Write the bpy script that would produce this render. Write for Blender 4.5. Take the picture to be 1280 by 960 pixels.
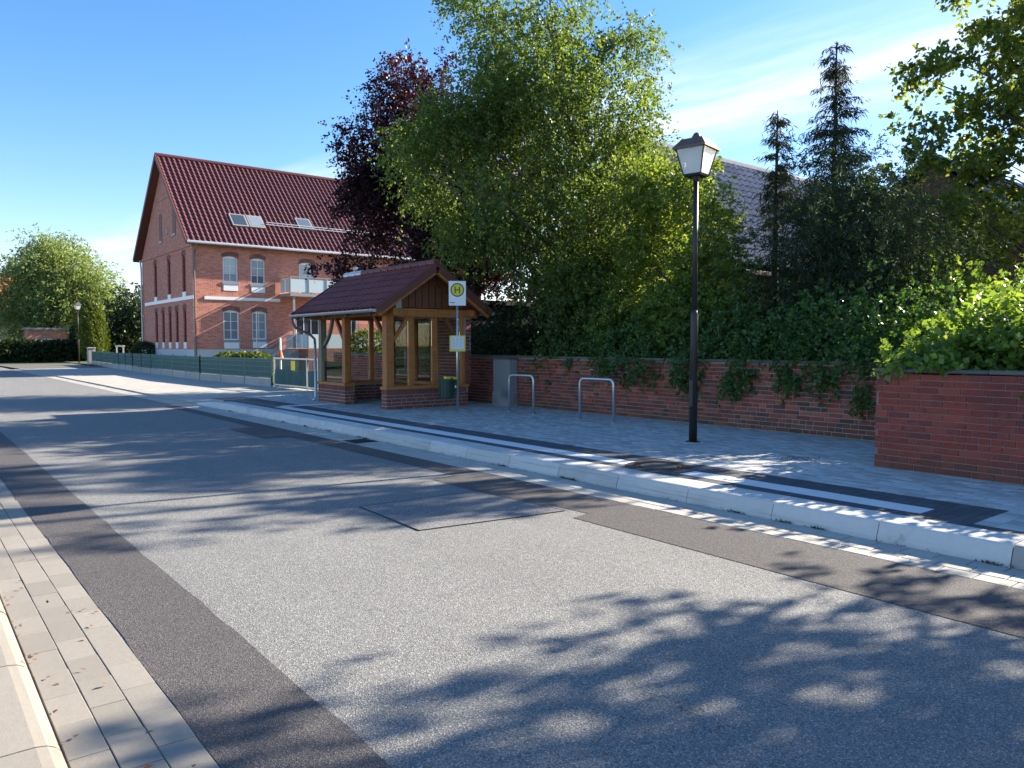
import bpy, math, random
import numpy as np
from mathutils import Vector, Matrix
random.seed(7); RNG = np.random.default_rng(7)
S = bpy.context.scene
for o in list(bpy.data.objects): bpy.data.objects.remove(o)
COL = S.collection
R = math.radians

# ------------------------------------------------------------------ camera
FPX = 960.0; YAW = R(38.6); PIT = math.atan(49/960); CAMH = 1.65
cd = bpy.data.cameras.new('camera'); cam = bpy.data.objects.new('camera', cd); COL.objects.link(cam)
cd.sensor_width = 36; cd.lens = 27.0; cd.clip_end = 3000; cd.clip_start = .05
cam.location = (0, 0, CAMH); cam.rotation_euler = (math.pi/2 - PIT, 0, -YAW)
S.camera = cam
# ------------------------------------------------------------------ light
SUN_EL, SUN_AZ = R(27), R(-9)            # azimuth measured from +X towards +Y
SUND = Vector((math.cos(SUN_EL)*math.cos(SUN_AZ), math.cos(SUN_EL)*math.sin(SUN_AZ), math.sin(SUN_EL)))
sl = bpy.data.lights.new('sun', 'SUN'); sl.energy = 5.0; sl.angle = R(.55); sl.color = (1, .90, .76)
so = bpy.data.objects.new('sun', sl); COL.objects.link(so)
so.rotation_euler = SUND.to_track_quat('Z', 'Y').to_euler(); so.location = (20, -5, 30)
S.view_settings.view_transform = 'Standard'; S.view_settings.look = 'None'
S.view_settings.exposure = 1.72; S.view_settings.gamma = 1
S.render.engine = 'CYCLES'
S.cycles.max_bounces = 7; S.cycles.transparent_max_bounces = 12
# photo pixels -> directions / points
F0 = np.array([math.sin(YAW), math.cos(YAW), 0]); RT = np.array([math.cos(YAW), -math.sin(YAW), 0]); ZZ = np.array([0, 0, 1.])
FW = F0*math.cos(PIT) - ZZ*math.sin(PIT); UP = F0*math.sin(PIT) + ZZ*math.cos(PIT); CC = np.array([0, 0, CAMH])
def ray(x, y): return FW + RT*(x-640)/FPX - UP*(y-480)/FPX
def on_z(x, y, z=0): d = ray(x, y); return CC + d*((z-CAMH)/d[2])
def on_x(x, y, X): d = ray(x, y); return CC + d*(X/d[0])
def on_y(x, y, Y): d = ray(x, y); return CC + d*(Y/d[1])
def at(x, y, depth): return CC + ray(x, y)*depth

# ------------------------------------------------------------------ node helpers
class NT:
    def __init__(s, tree): s.t = tree; s.n = tree.nodes; s.l = tree.links
    def add(s, typ, **kw):
        n = s.n.new(typ)
        for k, v in kw.items():
            if k.startswith('i_'):
                key = k[2:].replace('_', ' '); n.inputs[key].default_value = v
            else: setattr(n, k, v)
        return n
    def link(s, a, b): s.l.new(a, b)
    def math(s, op, a, b=None, c=None, clamp=False):
        n = s.n.new('ShaderNodeMath'); n.operation = op; n.use_clamp = clamp
        for i, v in enumerate((a, b, c)):
            if v is None: continue
            if isinstance(v, (int, float)): n.inputs[i].default_value = v
            else: s.l.new(v, n.inputs[i])
        return n.outputs[0]
    def ramp(s, fac, stops, interp='LINEAR'):
        n = s.n.new('ShaderNodeValToRGB'); cr = n.color_ramp; cr.interpolation = interp
        while len(cr.elements) < len(stops): cr.elements.new(.5)
        for e, (p, c) in zip(cr.elements, stops):
            e.position = p; e.color = (*c, 1) if isinstance(c, tuple) else (c, c, c, 1)
        s.l.new(fac, n.inputs[0]); return n.outputs[0]
    def mix(s, fac, a, b, typ='MIX'):
        n = s.n.new('ShaderNodeMix'); n.data_type = 'RGBA'; n.blend_type = typ
        for i, v in ((0, fac), (6, a), (7, b)):
            if isinstance(v, (int, float)): n.inputs[i].default_value = v
            elif isinstance(v, tuple): n.inputs[i].default_value = (*v, 1)
            else: s.l.new(v, n.inputs[i])
        return n.outputs[2]
    def noise(s, vec, scale, detail=4, rough=.55, out=0):
        n = s.add('ShaderNodeTexNoise'); n.inputs['Scale'].default_value = scale
        n.inputs['Detail'].default_value = detail; n.inputs['Roughness'].default_value = rough
        if vec is not None: s.l.new(vec, n.inputs['Vector'])
        return n.outputs[out]
    def map(s, vec, scale=(1, 1, 1), rot=(0, 0, 0), loc=(0, 0, 0)):
        n = s.add('ShaderNodeMapping'); n.inputs['Scale'].default_value = scale
        n.inputs['Rotation'].default_value = rot; n.inputs['Location'].default_value = loc
        s.l.new(vec, n.inputs['Vector']); return n.outputs[0]
    def pos(s): return s.add('ShaderNodeNewGeometry').outputs['Position']
    def rnd(s):    # one value per piece, whether joined or separate
        a = s.add('ShaderNodeNewGeometry').outputs['Random Per Island']; b = s.add('ShaderNodeObjectInfo').outputs['Random']
        return s.math('FRACT', s.math('ADD', a, b))
    def bump(s, h, strength=.4, dist=.01):
        n = s.add('ShaderNodeBump'); n.inputs['Strength'].default_value = strength; n.inputs['Distance'].default_value = dist
        s.l.new(h, n.inputs['Height']); return n.outputs[0]
def new_mat(name):
    m = bpy.data.materials.new(name); m.use_nodes = True; t = NT(m.node_tree)
    return m, t, t.n['Principled BSDF']
def C_(t, p, col=None, rough=None, nrm=None, spec=None, metal=None):
    for k, v in (('Base Color', col), ('Roughness', rough), ('Normal', nrm), ('Specular IOR Level', spec), ('Metallic', metal)):
        if v is None: continue
        if isinstance(v, tuple): p.inputs[k].default_value = (*v, 1)
        elif isinstance(v, (int, float)): p.inputs[k].default_value = v
        else: t.link(v, p.inputs[k])

# ------------------------------------------------------------------ sky
W = bpy.data.worlds.new('World'); S.world = W; W.use_nodes = True
wt = NT(W.node_tree); wbg = wt.n['Background']
sky = wt.add('ShaderNodeTexSky', sky_type='NISHITA'); sky.sun_disc = False
sky.sun_elevation = SUN_EL; sky.sun_rotation = math.pi/2 - SUN_AZ
sky.air_density = 1.0; sky.dust_density = .25; sky.ozone_density = 3.0; sky.altitude = 60
gen = wt.add('ShaderNodeTexCoord').outputs['Generated']
sx = wt.add('ShaderNodeSeparateXYZ'); wt.link(gen, sx.inputs[0])
zc = wt.math('MAXIMUM', sx.outputs[2], .03)
cx = wt.math('DIVIDE', sx.outputs[0], zc); cy = wt.math('DIVIDE', sx.outputs[1], zc)
cmb = wt.add('ShaderNodeCombineXYZ'); wt.link(cx, cmb.inputs[0]); wt.link(cy, cmb.inputs[1])
def plane_pt(x, y): d = ray(x, y); return np.array([d[0]/d[2], d[1]/d[2]])
a_, b_ = plane_pt(815, 140), plane_pt(1200, 40)          # axis of the cirrus bank at cloud height
ang = math.atan2(b_[1]-a_[1], b_[0]-a_[0])
cl = wt.map(cmb.outputs[0], rot=(0, 0, -ang))
cpos = wt.add('ShaderNodeSeparateXYZ'); wt.link(cl, cpos.inputs[0])
ca, sa = math.cos(-ang), math.sin(-ang)
v0 = a_[0]*sa + a_[1]*ca
u0 = a_[0]*ca - a_[1]*sa
nz1 = wt.noise(wt.map(cl, scale=(.35, 1.5, 1)), 2.2, 9, .62)
nz2 = wt.noise(wt.map(cl, scale=(.16, .9, 1), loc=(3, 1, 0)), .9, 6, .6)
wob = wt.math('MULTIPLY', wt.math('SUBTRACT', nz2, .5), 1.2)
dv = wt.math('ABSOLUTE', wt.math('ADD', wt.math('SUBTRACT', cpos.outputs[1], v0), wob))
band = wt.math('SUBTRACT', 1.0, wt.math('DIVIDE', dv, .75), clamp=True)
band = wt.math('POWER', band, 1.2)
wisp = wt.math('MULTIPLY', wt.math('SUBTRACT', nz1, .42), 3.6, clamp=True)
bank = wt.math('MULTIPLY', band, wt.math('ADD', wt.math('MULTIPLY', wisp, .9), .35))
thin = wt.math('MULTIPLY', wt.math('SUBTRACT', wt.noise(wt.map(cl, scale=(.10, .55, 1), loc=(7, 4.3, 0)), 1.3, 8, .6), .53), 2.6, clamp=True)
cov = wt.math('MINIMUM', wt.math('MAXIMUM', bank, wt.math('MULTIPLY', thin, .3)), .72, clamp=True)
hs = wt.add('ShaderNodeHueSaturation'); hs.inputs['Saturation'].default_value = 1.27; hs.inputs['Value'].default_value = 1.0
wt.link(sky.outputs[0], hs.inputs['Color'])
cloudcol = wt.mix(.0, (4.0, 4.5, 5.3), (8, 8, 8))
tint = wt.mix(1, hs.outputs[0], (1.12, .93, .95), 'MULTIPLY')
wt.link(wt.mix(cov, tint, cloudcol), wbg.inputs[0])
wbg.inputs[1].default_value = .091

# ------------------------------------------------------------------ materials
M = {}
def asphalt(name, c0, c1, scale, warm=0, bump=.5, patch=.18, rough=.85):
    m, t, p = new_mat(name); P = t.pos()
    v = t.add('ShaderNodeTexVoronoi'); v.inputs['Scale'].default_value = scale; t.link(P, v.inputs['Vector'])
    sc = t.add('ShaderNodeSeparateColor'); t.link(v.outputs['Color'], sc.inputs[0])
    base = t.ramp(sc.outputs[0], [(0, c0), (.45, tuple(.55*a+.45*b for a, b in zip(c0, c1))), (.9, c1), (1, tuple(min(.75, 1.7*x) for x in c1))])
    big = t.noise(P, .55, 5, .6); fine = t.noise(P, 9, 4, .6)
    k = t.math('ADD', 1-patch*1.0, t.math('MULTIPLY', t.math('ADD', t.math('MULTIPLY', big, .7), t.math('MULTIPLY', fine, .3)), 2*patch))
    # long wheel-path wear along the road
    wear = t.noise(t.map(P, scale=(1.6, .05, 1)), 1.2, 3, .5)
    k = t.math('MULTIPLY', k, t.math('ADD', .88, t.math('MULTIPLY', wear, .24)))
    spots = t.math('MULTIPLY', t.math('SUBTRACT', t.noise(P, 2.3, 7, .7), .60), 4, clamp=True)
    k = t.math('MULTIPLY', k, t.math('SUBTRACT', 1, t.math('MULTIPLY', spots, .35)))
    vc = t.add('ShaderNodeTexVoronoi'); vc.feature = 'DISTANCE_TO_EDGE'; vc.inputs['Scale'].default_value = .33
    wv = t.add('ShaderNodeVectorMath'); wv.operation = 'ADD'; t.link(P, wv.inputs[0]); t.link(t.noise(P, 1.6, 6, .65, 1), wv.inputs[1]); t.link(wv.outputs[0], vc.inputs['Vector'])
    crack = t.math('MULTIPLY', t.math('LESS_THAN', vc.outputs[0], .0022), t.math('GREATER_THAN', t.noise(P, .35, 2), .56))
    k = t.math('MULTIPLY', k, t.math('SUBTRACT', 1, t.math('MULTIPLY', crack, .45)))
    cc = t.add('ShaderNodeCombineColor'); [t.link(k, cc.inputs[i]) for i in range(3)]
    col = t.mix(1, base, cc.outputs[0], 'MULTIPLY')
    h = t.math('ADD', t.math('MULTIPLY', v.outputs['Distance'], 1), t.math('MULTIPLY', fine, .25))
    C_(t, p, col, rough, t.bump(h, bump, .006), .35)
    M[name] = m
asphalt('asphalt_old', (.085, .087, .086), (.27, .262, .24), 165)
asphalt('asphalt_new', (.036, .034, .035), (.125, .113, .106), 190, patch=.16)
asphalt('asphalt_mid', (.085, .087, .09), (.25, .245, .235), 170)
asphalt('soil', (.03, .022, .015), (.09, .07, .045), 40)

def stone(name, col, var=.25, nscale=25, rough=.8, bump=.3, stain=.35, staincol=(.10, .095, .085), scuff=0):
    m, t, p = new_mat(name); P = t.pos(); r = t.rnd()
    n1 = t.noise(P, nscale, 6, .65); n2 = t.noise(P, 1.7, 5, .6); n3 = t.noise(P, nscale*9, 2, .5)
    lo = tuple(c*(1-var) for c in col); hi = tuple(min(.9, c*(1+var)) for c in col)
    c = t.mix(r, lo, hi)
    c = t.mix(t.math('MULTIPLY', t.math('SUBTRACT', n1, .35), .8, clamp=True), c, tuple(x*.72 for x in col))
    c = t.mix(t.math('MULTIPLY', t.math('SUBTRACT', n2, .52), stain*5, clamp=True), c, staincol)
    c = t.mix(.25, c, t.mix(n3, lo, hi))
    if scuff:
        n4 = t.noise(t.map(P, scale=(6, .7, 26)), 1, 6, .7); n5 = t.noise(P, 6, 6, .7)
        c = t.mix(t.math('MULTIPLY', t.math('SUBTRACT', n4, .54), scuff*4, clamp=True), c, (.16, .15, .135))
        c = t.mix(t.math('MULTIPLY', t.math('SUBTRACT', n5, .60), scuff*5, clamp=True), c, (.20, .18, .15))
    C_(t, p, c, rough, t.bump(t.math('ADD', n1, t.math('MULTIPLY', n3, .6)), bump, .004), .35)
    M[name] = m
stone('paver_grey', (.45, .445, .42), .34, 30, stain=.22, staincol=(.17, .165, .155))
stone('paver_dark', (.075, .08, .088), .25, 30, stain=.05)
stone('paver_white', (.66, .67, .66), .06, 30, stain=.08, staincol=(.42, .42, .40))
stone('kerb_pale', (.54, .535, .50), .14, 14, stain=.45, staincol=(.25, .23, .19), scuff=.8)
stone('mortar_red', (.25, .17, .135), .1, 40, stain=.5, staincol=(.08, .055, .05))
stone('paver_warm', (.27, .243, .20), .16, 26, stain=.30, staincol=(.15, .13, .10), bump=.5, scuff=.35)
stone('paver_gutter', (.40, .375, .325), .16, 26, stain=.30, staincol=(.20, .18, .14), bump=.5)
stone('drive_pav', (.40, .38, .33), .14, 26, stain=.12, staincol=(.22, .20, .16))
stone('joint', (.14, .128, .105), .1, 40)
stone('mortar', (.34, .31, .26), .1, 40, stain=.5, staincol=(.13, .11, .09))
stone('concrete', (.36, .35, .32), .15, 14, stain=.35, staincol=(.13, .13, .11))
stone('pier_stone', (.27, .27, .25), .1, 9, stain=1.0, staincol=(.05, .052, .05), bump=.5)
stone('coping', (.13, .12, .10), .2, 20, stain=.4, staincol=(.07, .08, .05))
stone('white_render', (.72, .72, .70), .04, 8, stain=.08, staincol=(.5, .49, .46))
stone('pale_plinth', (.50, .52, .53), .05, 8, stain=.1, staincol=(.36, .36, .35))

def bricks(name, cols, dirt=.5, dirtcol=(.035, .03, .025), z0=None, moss=0):
    m, t, p = new_mat(name); P = t.pos(); r = t.rnd()
    c = t.ramp(r, [(i/(len(cols)-1), k) for i, k in enumerate(cols)])
    n1 = t.noise(P, 38, 6, .7); n2 = t.noise(P, 1.1, 6, .65); n3 = t.noise(P, 7, 4, .6)
    c = t.mix(t.math('MULTIPLY', t.math('SUBTRACT', n1, .45), 1.3, clamp=True), c, (.33, .16, .10))
    c = t.mix(t.math('MULTIPLY', t.math('SUBTRACT', n3, .55), 2.0, clamp=True), c, tuple(x*.45 for x in cols[0]))
    c = t.mix(t.math('MULTIPLY', t.math('SUBTRACT', n2, .5), dirt*5, clamp=True), c, dirtcol)
    n6 = t.noise(P, 2.6, 7, .72)
    c = t.mix(t.math('MULTIPLY', t.math('SUBTRACT', n6, .585), 4*dirt, clamp=True), c, (.36, .29, .23))
    if moss:
        sp = t.add('ShaderNodeSeparateXYZ'); t.link(P, sp.inputs[0])
        low = t.math('SUBTRACT', 1, t.math('DIVIDE', t.math('SUBTRACT', sp.outputs[2], .16), .35), clamp=True)
        c = t.mix(t.math('MULTIPLY', t.math('MULTIPLY', low, n3), 1.1, clamp=True), c, (.06, .06, .035))
    C_(t, p, c, .85, t.bump(t.math('ADD', n1, n3), .35, .006), .3)
    M[name] = m
bricks('brick_old', [(.24, .045, .03), (.33, .07, .042), (.40, .12, .07), (.16, .045, .04), (.36, .08, .05), (.07, .045, .045), (.30, .055, .038), (.10, .06, .055)], .55, (.055, .042, .034), moss=1)
bricks('brick_block', [(.24, .042, .03), (.31, .055, .038), (.27, .046, .034), (.20, .04, .034), (.33, .07, .048), (.15, .04, .036)], .5, (.075, .035, .036), moss=1)
bricks('brick_shelter', [(.20, .06, .05), (.26, .085, .065), (.17, .055, .05), (.23, .07, .055), (.12, .05, .05)], .15)

def brick_tex(name, c1, c2, mort, dirt=.3):
    m, t, p = new_mat(name); P = t.pos()
    sp = t.add('ShaderNodeSeparateXYZ'); t.link(P, sp.inputs[0])
    nr = t.add('ShaderNodeSeparateXYZ'); t.link(t.add('ShaderNodeNewGeometry').outputs['True Normal'], nr.inputs[0])
    side = t.math('GREATER_THAN', t.math('ABSOLUTE', nr.outputs[0]), .5)
    u = t.math('ADD', t.math('MULTIPLY', sp.outputs[1], side), t.math('MULTIPLY', sp.outputs[0], t.math('SUBTRACT', 1, side)))
    cb = t.add('ShaderNodeCombineXYZ'); t.link(u, cb.inputs[0]); t.link(sp.outputs[2], cb.inputs[1])
    b = t.add('ShaderNodeTexBrick'); t.link(cb.outputs[0], b.inputs['Vector'])
    b.inputs['Scale'].default_value = 1; b.inputs['Brick Width'].default_value = .25; b.inputs['Row Height'].default_value = .077
    b.inputs['Mortar Size'].default_value = .006; b.inputs['Color1'].default_value = (*c1, 1); b.inputs['Color2'].default_value = (*c2, 1)
    b.inputs['Mortar'].default_value = (*mort, 1)
    n = t.noise(P, 3.5, 6, .65); n2 = t.noise(t.map(P, scale=(3, 3, 9)), 1, 3, .7)
    c = t.mix(t.math('MULTIPLY', t.math('SUBTRACT', n, .5), dirt*4, clamp=True), b.outputs['Color'], tuple(x*.5 for x in c1))
    c = t.mix(t.math('MULTIPLY', t.math('SUBTRACT', n2, .52), 5, clamp=True), c, tuple(min(.7, x*1.55+.10) for x in c2))
    C_(t, p, c, .85, t.bump(b.outputs['Fac'], -.4, .008), .3)
    M[name] = m
brick_tex('house_brick', (.56, .20, .13), (.40, .105, .065), (.52, .43, .35))
brick_tex('outhouse_brick', (.20, .08, .06), (.15, .06, .05), (.2, .17, .14))

def plain(name, col, rough=.5, metal=0, spec=.5, nz=0, ns=12, bump=0):
    m, t, p = new_mat(name)
    c = col
    if nz:
        n = t.noise(t.pos(), ns, 5, .6); c = t.mix(n, tuple(x*(1-nz) for x in col), tuple(min(.95, x*(1+nz)) for x in col))
        C_(t, p, nrm=t.bump(n, bump, .004) if bump else None)
    C_(t, p, c, rough, spec=spec, metal=metal)
    M[name] = m
plain('steel', (.55, .56, .56), .38, .85, nz=.12, ns=20)
plain('zinc', (.50, .52, .54), .5, .6, nz=.18, ns=6)
plain('zinc_dark', (.13, .12, .11), .5, .3, nz=.2)
plain('lamp_metal', (.030, .026, .024), .45, .2, nz=.3, ns=9, bump=.1)
plain('lamp_cap', (.13, .085, .065), .5, .3, nz=.25, ns=9)
plain('cast_iron', (.085, .07, .06), .6, .5, nz=.4, ns=30, bump=.3)
plain('white_paint', (.80, .80, .78), .4, nz=.04)
plain('sign_white', (.82, .82, .80), .35)
plain('sign_yellow', (.80, .60, .02), .4)
plain('sign_green', (.015, .11, .045), .4)
plain('yellow_frame', (.72, .58, .10), .45)
plain('paper', (.74, .74, .70), .7, nz=.05, ns=60)
plain('ink', (.05, .05, .06), .7)
plain('bin_green', (.012, .055, .038), .45, nz=.2, ns=14)
plain('fence_green', (.018, .075, .070), .55, nz=.25, ns=5)
plain('fence_strip', (.025, .11, .105), .6, nz=.35, ns=3)
plain('fence_wire', (.06, .17, .155), .5, nz=.2, ns=5)
plain('grey_post', (.30, .29, .28), .5, .2)
plain('alu', (.62, .60, .54), .45, .5, nz=.1)
plain('bargeboard', (.14, .045, .03), .6, nz=.25)
plain('shutter_red', (.16, .032, .026), .6, nz=.2, ns=3)
plain('dark_wood', (.018, .014, .012), .8, nz=.4)
plain('orange', (.70, .14, .02), .6)
plain('dead_leaf', (.17, .075, .03), .8, nz=.5, ns=40)
plain('stucco', (.55, .53, .47), .85, nz=.06)
plain('rubber', (.02, .02, .02), .8)

def wood(name, lo, hi, weather=.3):
    m, t, p = new_mat(name); P = t.add('ShaderNodeTexCoord').outputs['Object']
    r = t.rnd()
    g = t.noise(t.map(P, scale=(22, 22, 1.6)), 1.6, 6, .65); g2 = t.noise(t.map(P, scale=(1.3, 22, 22)), 1.6, 6, .65)
    b = t.noise(t.pos(), 1.5, 4, .6)
    c = t.mix(t.math('MULTIPLY', t.math('SUBTRACT', t.math('ADD', g, g2), .6), 1.6, clamp=True), lo, hi)
    c = t.mix(t.math('MULTIPLY', t.math('SUBTRACT', b, .5), weather*4, clamp=True), c, tuple(x*.45 for x in lo))
    c = t.mix(t.math('MULTIPLY', r, .25), c, tuple(x*.7 for x in lo))
    C_(t, p, c, .6, t.bump(g, .25, .003), .4)
    M[name] = m
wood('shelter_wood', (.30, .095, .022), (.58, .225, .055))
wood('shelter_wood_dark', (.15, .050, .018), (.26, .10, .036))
wood('grey_wood', (.16, .13, .08), (.32, .27, .18), .5)

def tiles_mat(name, cols, rough, spec=.5):
    m, t, p = new_mat(name); r = t.rnd(); P = t.pos()
    n = t.noise(P, 9, 5, .6); n2 = t.noise(P, .8, 4, .6)
    c = t.ramp(r, [(i/(len(cols)-1), k) for i, k in enumerate(cols)])
    c = t.mix(t.math('MULTIPLY', n2, .35), c, tuple(x*.6 for x in cols[0]))
    C_(t, p, c, t.math('ADD', rough-.1, t.math('MULTIPLY', n, .25)), t.bump(n, .1, .004), spec)
    M[name] = m
tiles_mat('tile_red', [(.095, .028, .031), (.13, .036, .038), (.11, .031, .034), (.15, .046, .045)], .55, .35)
tiles_mat('tile_maroon', [(.14, .028, .020), (.21, .046, .033), (.17, .035, .026)], .5, .35)
tiles_mat('tile_grey', [(.15, .15, .17), (.28, .28, .31), (.12, .12, .14)], .30)
tiles_mat('tile_orange', [(.40, .13, .06), (.46, .16, .08)], .7)

def glass(name, tint, transp):
    m, t, p = new_mat(name); out = t.n['Material Output']
    g = t.add('ShaderNodeBsdfGlossy'); g.inputs['Roughness'].default_value = .02
    tr = t.add('ShaderNodeBsdfTransparent'); tr.inputs[0].default_value = (*tint, 1)
    fr = t.add('ShaderNodeFresnel'); fr.inputs[0].default_value = 1.5
    f = t.math('ADD', t.math('MULTIPLY', fr.outputs[0], 1.0), 1-transp, clamp=True)
    mx = t.add('ShaderNodeMixShader'); t.link(f, mx.inputs[0]); t.link(tr.outputs[0], mx.inputs[1]); t.link(g.outputs[0], mx.inputs[2])
    t.link(mx.outputs[0], out.inputs[0]); M[name] = m
glass('clear_glass', (.93, .95, .93), .95)
m, t, p = new_mat('window_glass'); C_(t, p, t.ramp(t.add('ShaderNodeObjectInfo').outputs['Random'], [(0, (.03, .04, .05)), (.4, (.10, .13, .15)), (1, (.38, .42, .43))]), .04, spec=.9); p.inputs['IOR'].default_value = 1.6
C_(t, p, nrm=t.bump(t.noise(t.pos(), 1.5, 2), .06, .02)); M['window_glass'] = m
m, t, p = new_mat('frosted_glass'); C_(t, p, (.50, .58, .60), .35, spec=.5); M['frosted_glass'] = m
m, t, p = new_mat('lamp_glass'); C_(t, p, (.80, .82, .82), .35, spec=.5)
p.inputs['Transmission Weight'].default_value = .45; M['lamp_glass'] = m

def leaf_mat(name, cols, trans=.45, tcol=None, rough=.45, vary=.35):
    m, t, p = new_mat(name); out = t.n['Material Output']; r = t.rnd(); P = t.pos()
    n = t.noise(P, .9, 3, .6)
    f = t.math('ADD', t.math('MULTIPLY', r, .65), t.math('MULTIPLY', t.math('SUBTRACT', n, .3), vary*1.6), clamp=True)
    c = t.ramp(f, [(i/(len(cols)-1), k) for i, k in enumerate(cols)])
    C_(t, p, c, rough, spec=.35)
    tl = t.add('ShaderNodeBsdfTranslucent')
    tc = t.mix(1, c, tcol or (1.5, 1.35, .6), 'MULTIPLY'); t.link(tc, tl.inputs[0])
    mx = t.add('ShaderNodeMixShader'); mx.inputs[0].default_value = trans
    t.link(p.outputs[0], mx.inputs[1]); t.link(tl.outputs[0], mx.inputs[2]); t.link(mx.outputs[0], out.inputs[0])
    M[name] = m
leaf_mat('leaf_birch', [(.045, .08, .022), (.095, .15, .034), (.20, .235, .055)], .46, (2.1, 1.95, .85), .5)
leaf_mat('leaf_light', [(.07, .12, .028), (.14, .20, .042), (.25, .28, .065)], .48, (2.2, 2.0, .8), .5)
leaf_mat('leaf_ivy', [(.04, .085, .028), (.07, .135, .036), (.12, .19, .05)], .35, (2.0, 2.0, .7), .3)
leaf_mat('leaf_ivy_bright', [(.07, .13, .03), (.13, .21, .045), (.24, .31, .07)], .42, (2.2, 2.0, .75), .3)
leaf_mat('leaf_maple', [(.05, .085, .02), (.11, .16, .035), (.24, .27, .055)], .52, (2.3, 2.0, .75), .5)
leaf_mat('leaf_beech', [(.014, .007, .010), (.026, .010, .014), (.06, .014, .016)], .35, (2.6, .9, .7))
leaf_mat('leaf_yew', [(.020, .036, .018), (.034, .058, .024), (.06, .09, .032)], .25, (1.6, 1.6, .7), .75)
leaf_mat('leaf_spruce', [(.028, .034, .018), (.045, .055, .024), (.07, .075, .03)], .25, (1.6, 1.5, .7), .75)
leaf_mat('leaf_willow', [(.10, .15, .06), (.19, .25, .09), (.29, .33, .14)], .45, (1.8, 1.7, .8))
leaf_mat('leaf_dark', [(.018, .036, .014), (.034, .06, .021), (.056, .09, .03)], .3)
leaf_mat('leaf_thuja', [(.05, .085, .015), (.10, .14, .02), (.17, .20, .03)], .3)
leaf_mat('grass', [(.05, .085, .02), (.09, .13, .03), (.14, .16, .05)], .3)
m, t, p = new_mat('bark'); P = t.pos(); n = t.noise(t.map(P, scale=(12, 12, 3)), 1, 6, .7)
C_(t, p, t.ramp(n, [(.3, (.018, .014, .011)), (.7, (.085, .068, .05))]), .9, t.bump(n, .8, .02)); M['bark'] = m
m, t, p = new_mat('bark_birch'); P = t.pos(); n = t.noise(t.map(P, scale=(3, 3, 14)), 1, 6, .7)
C_(t, p, t.ramp(n, [(.38, (.03, .025, .02)), (.55, (.25, .22, .18))]), .85, t.bump(n, .5, .01)); M['bark_birch'] = m
m, t, p = new_mat('lawn'); P = t.pos(); n = t.noise(P, 2, 6, .7)
C_(t, p, t.ramp(n, [(.3, (.035, .06, .018)), (.7, (.085, .11, .03))]), .9); M['lawn'] = m

# ------------------------------------------------------------------ building helpers
ORG = {}
def org(o): return ORG.get(o.name, (0, 0, 0)) if o else (0, 0, 0)
def tag(o, label=None, cat=None, group=None, kind=None):
    if label: o['label'] = label
    if cat: o['category'] = cat
    if group: o['group'] = group
    if kind: o['kind'] = kind
    return o
def thing(name, label, cat, loc=(0, 0, 0), group=None):
    o = bpy.data.objects.new(name, None); COL.objects.link(o); o.location = loc; o.empty_display_size = .2
    ORG[o.name] = tuple(loc); return tag(o, label, cat, group)
def link(o, parent=None, loc=None):
    COL.objects.link(o)
    if parent is not None:
        o.parent = parent; g = org(parent)
        if loc is not None: o.location = (loc[0]-g[0], loc[1]-g[1], loc[2]-g[2]); ORG[o.name] = tuple(loc)
        else: ORG[o.name] = g
    elif loc is not None: o.location = loc; ORG[o.name] = tuple(loc)
    return o
BOXF = [(0, 3, 2, 1), (4, 5, 6, 7), (0, 1, 5, 4), (1, 2, 6, 5), (2, 3, 7, 6), (3, 0, 4, 7)]
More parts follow.
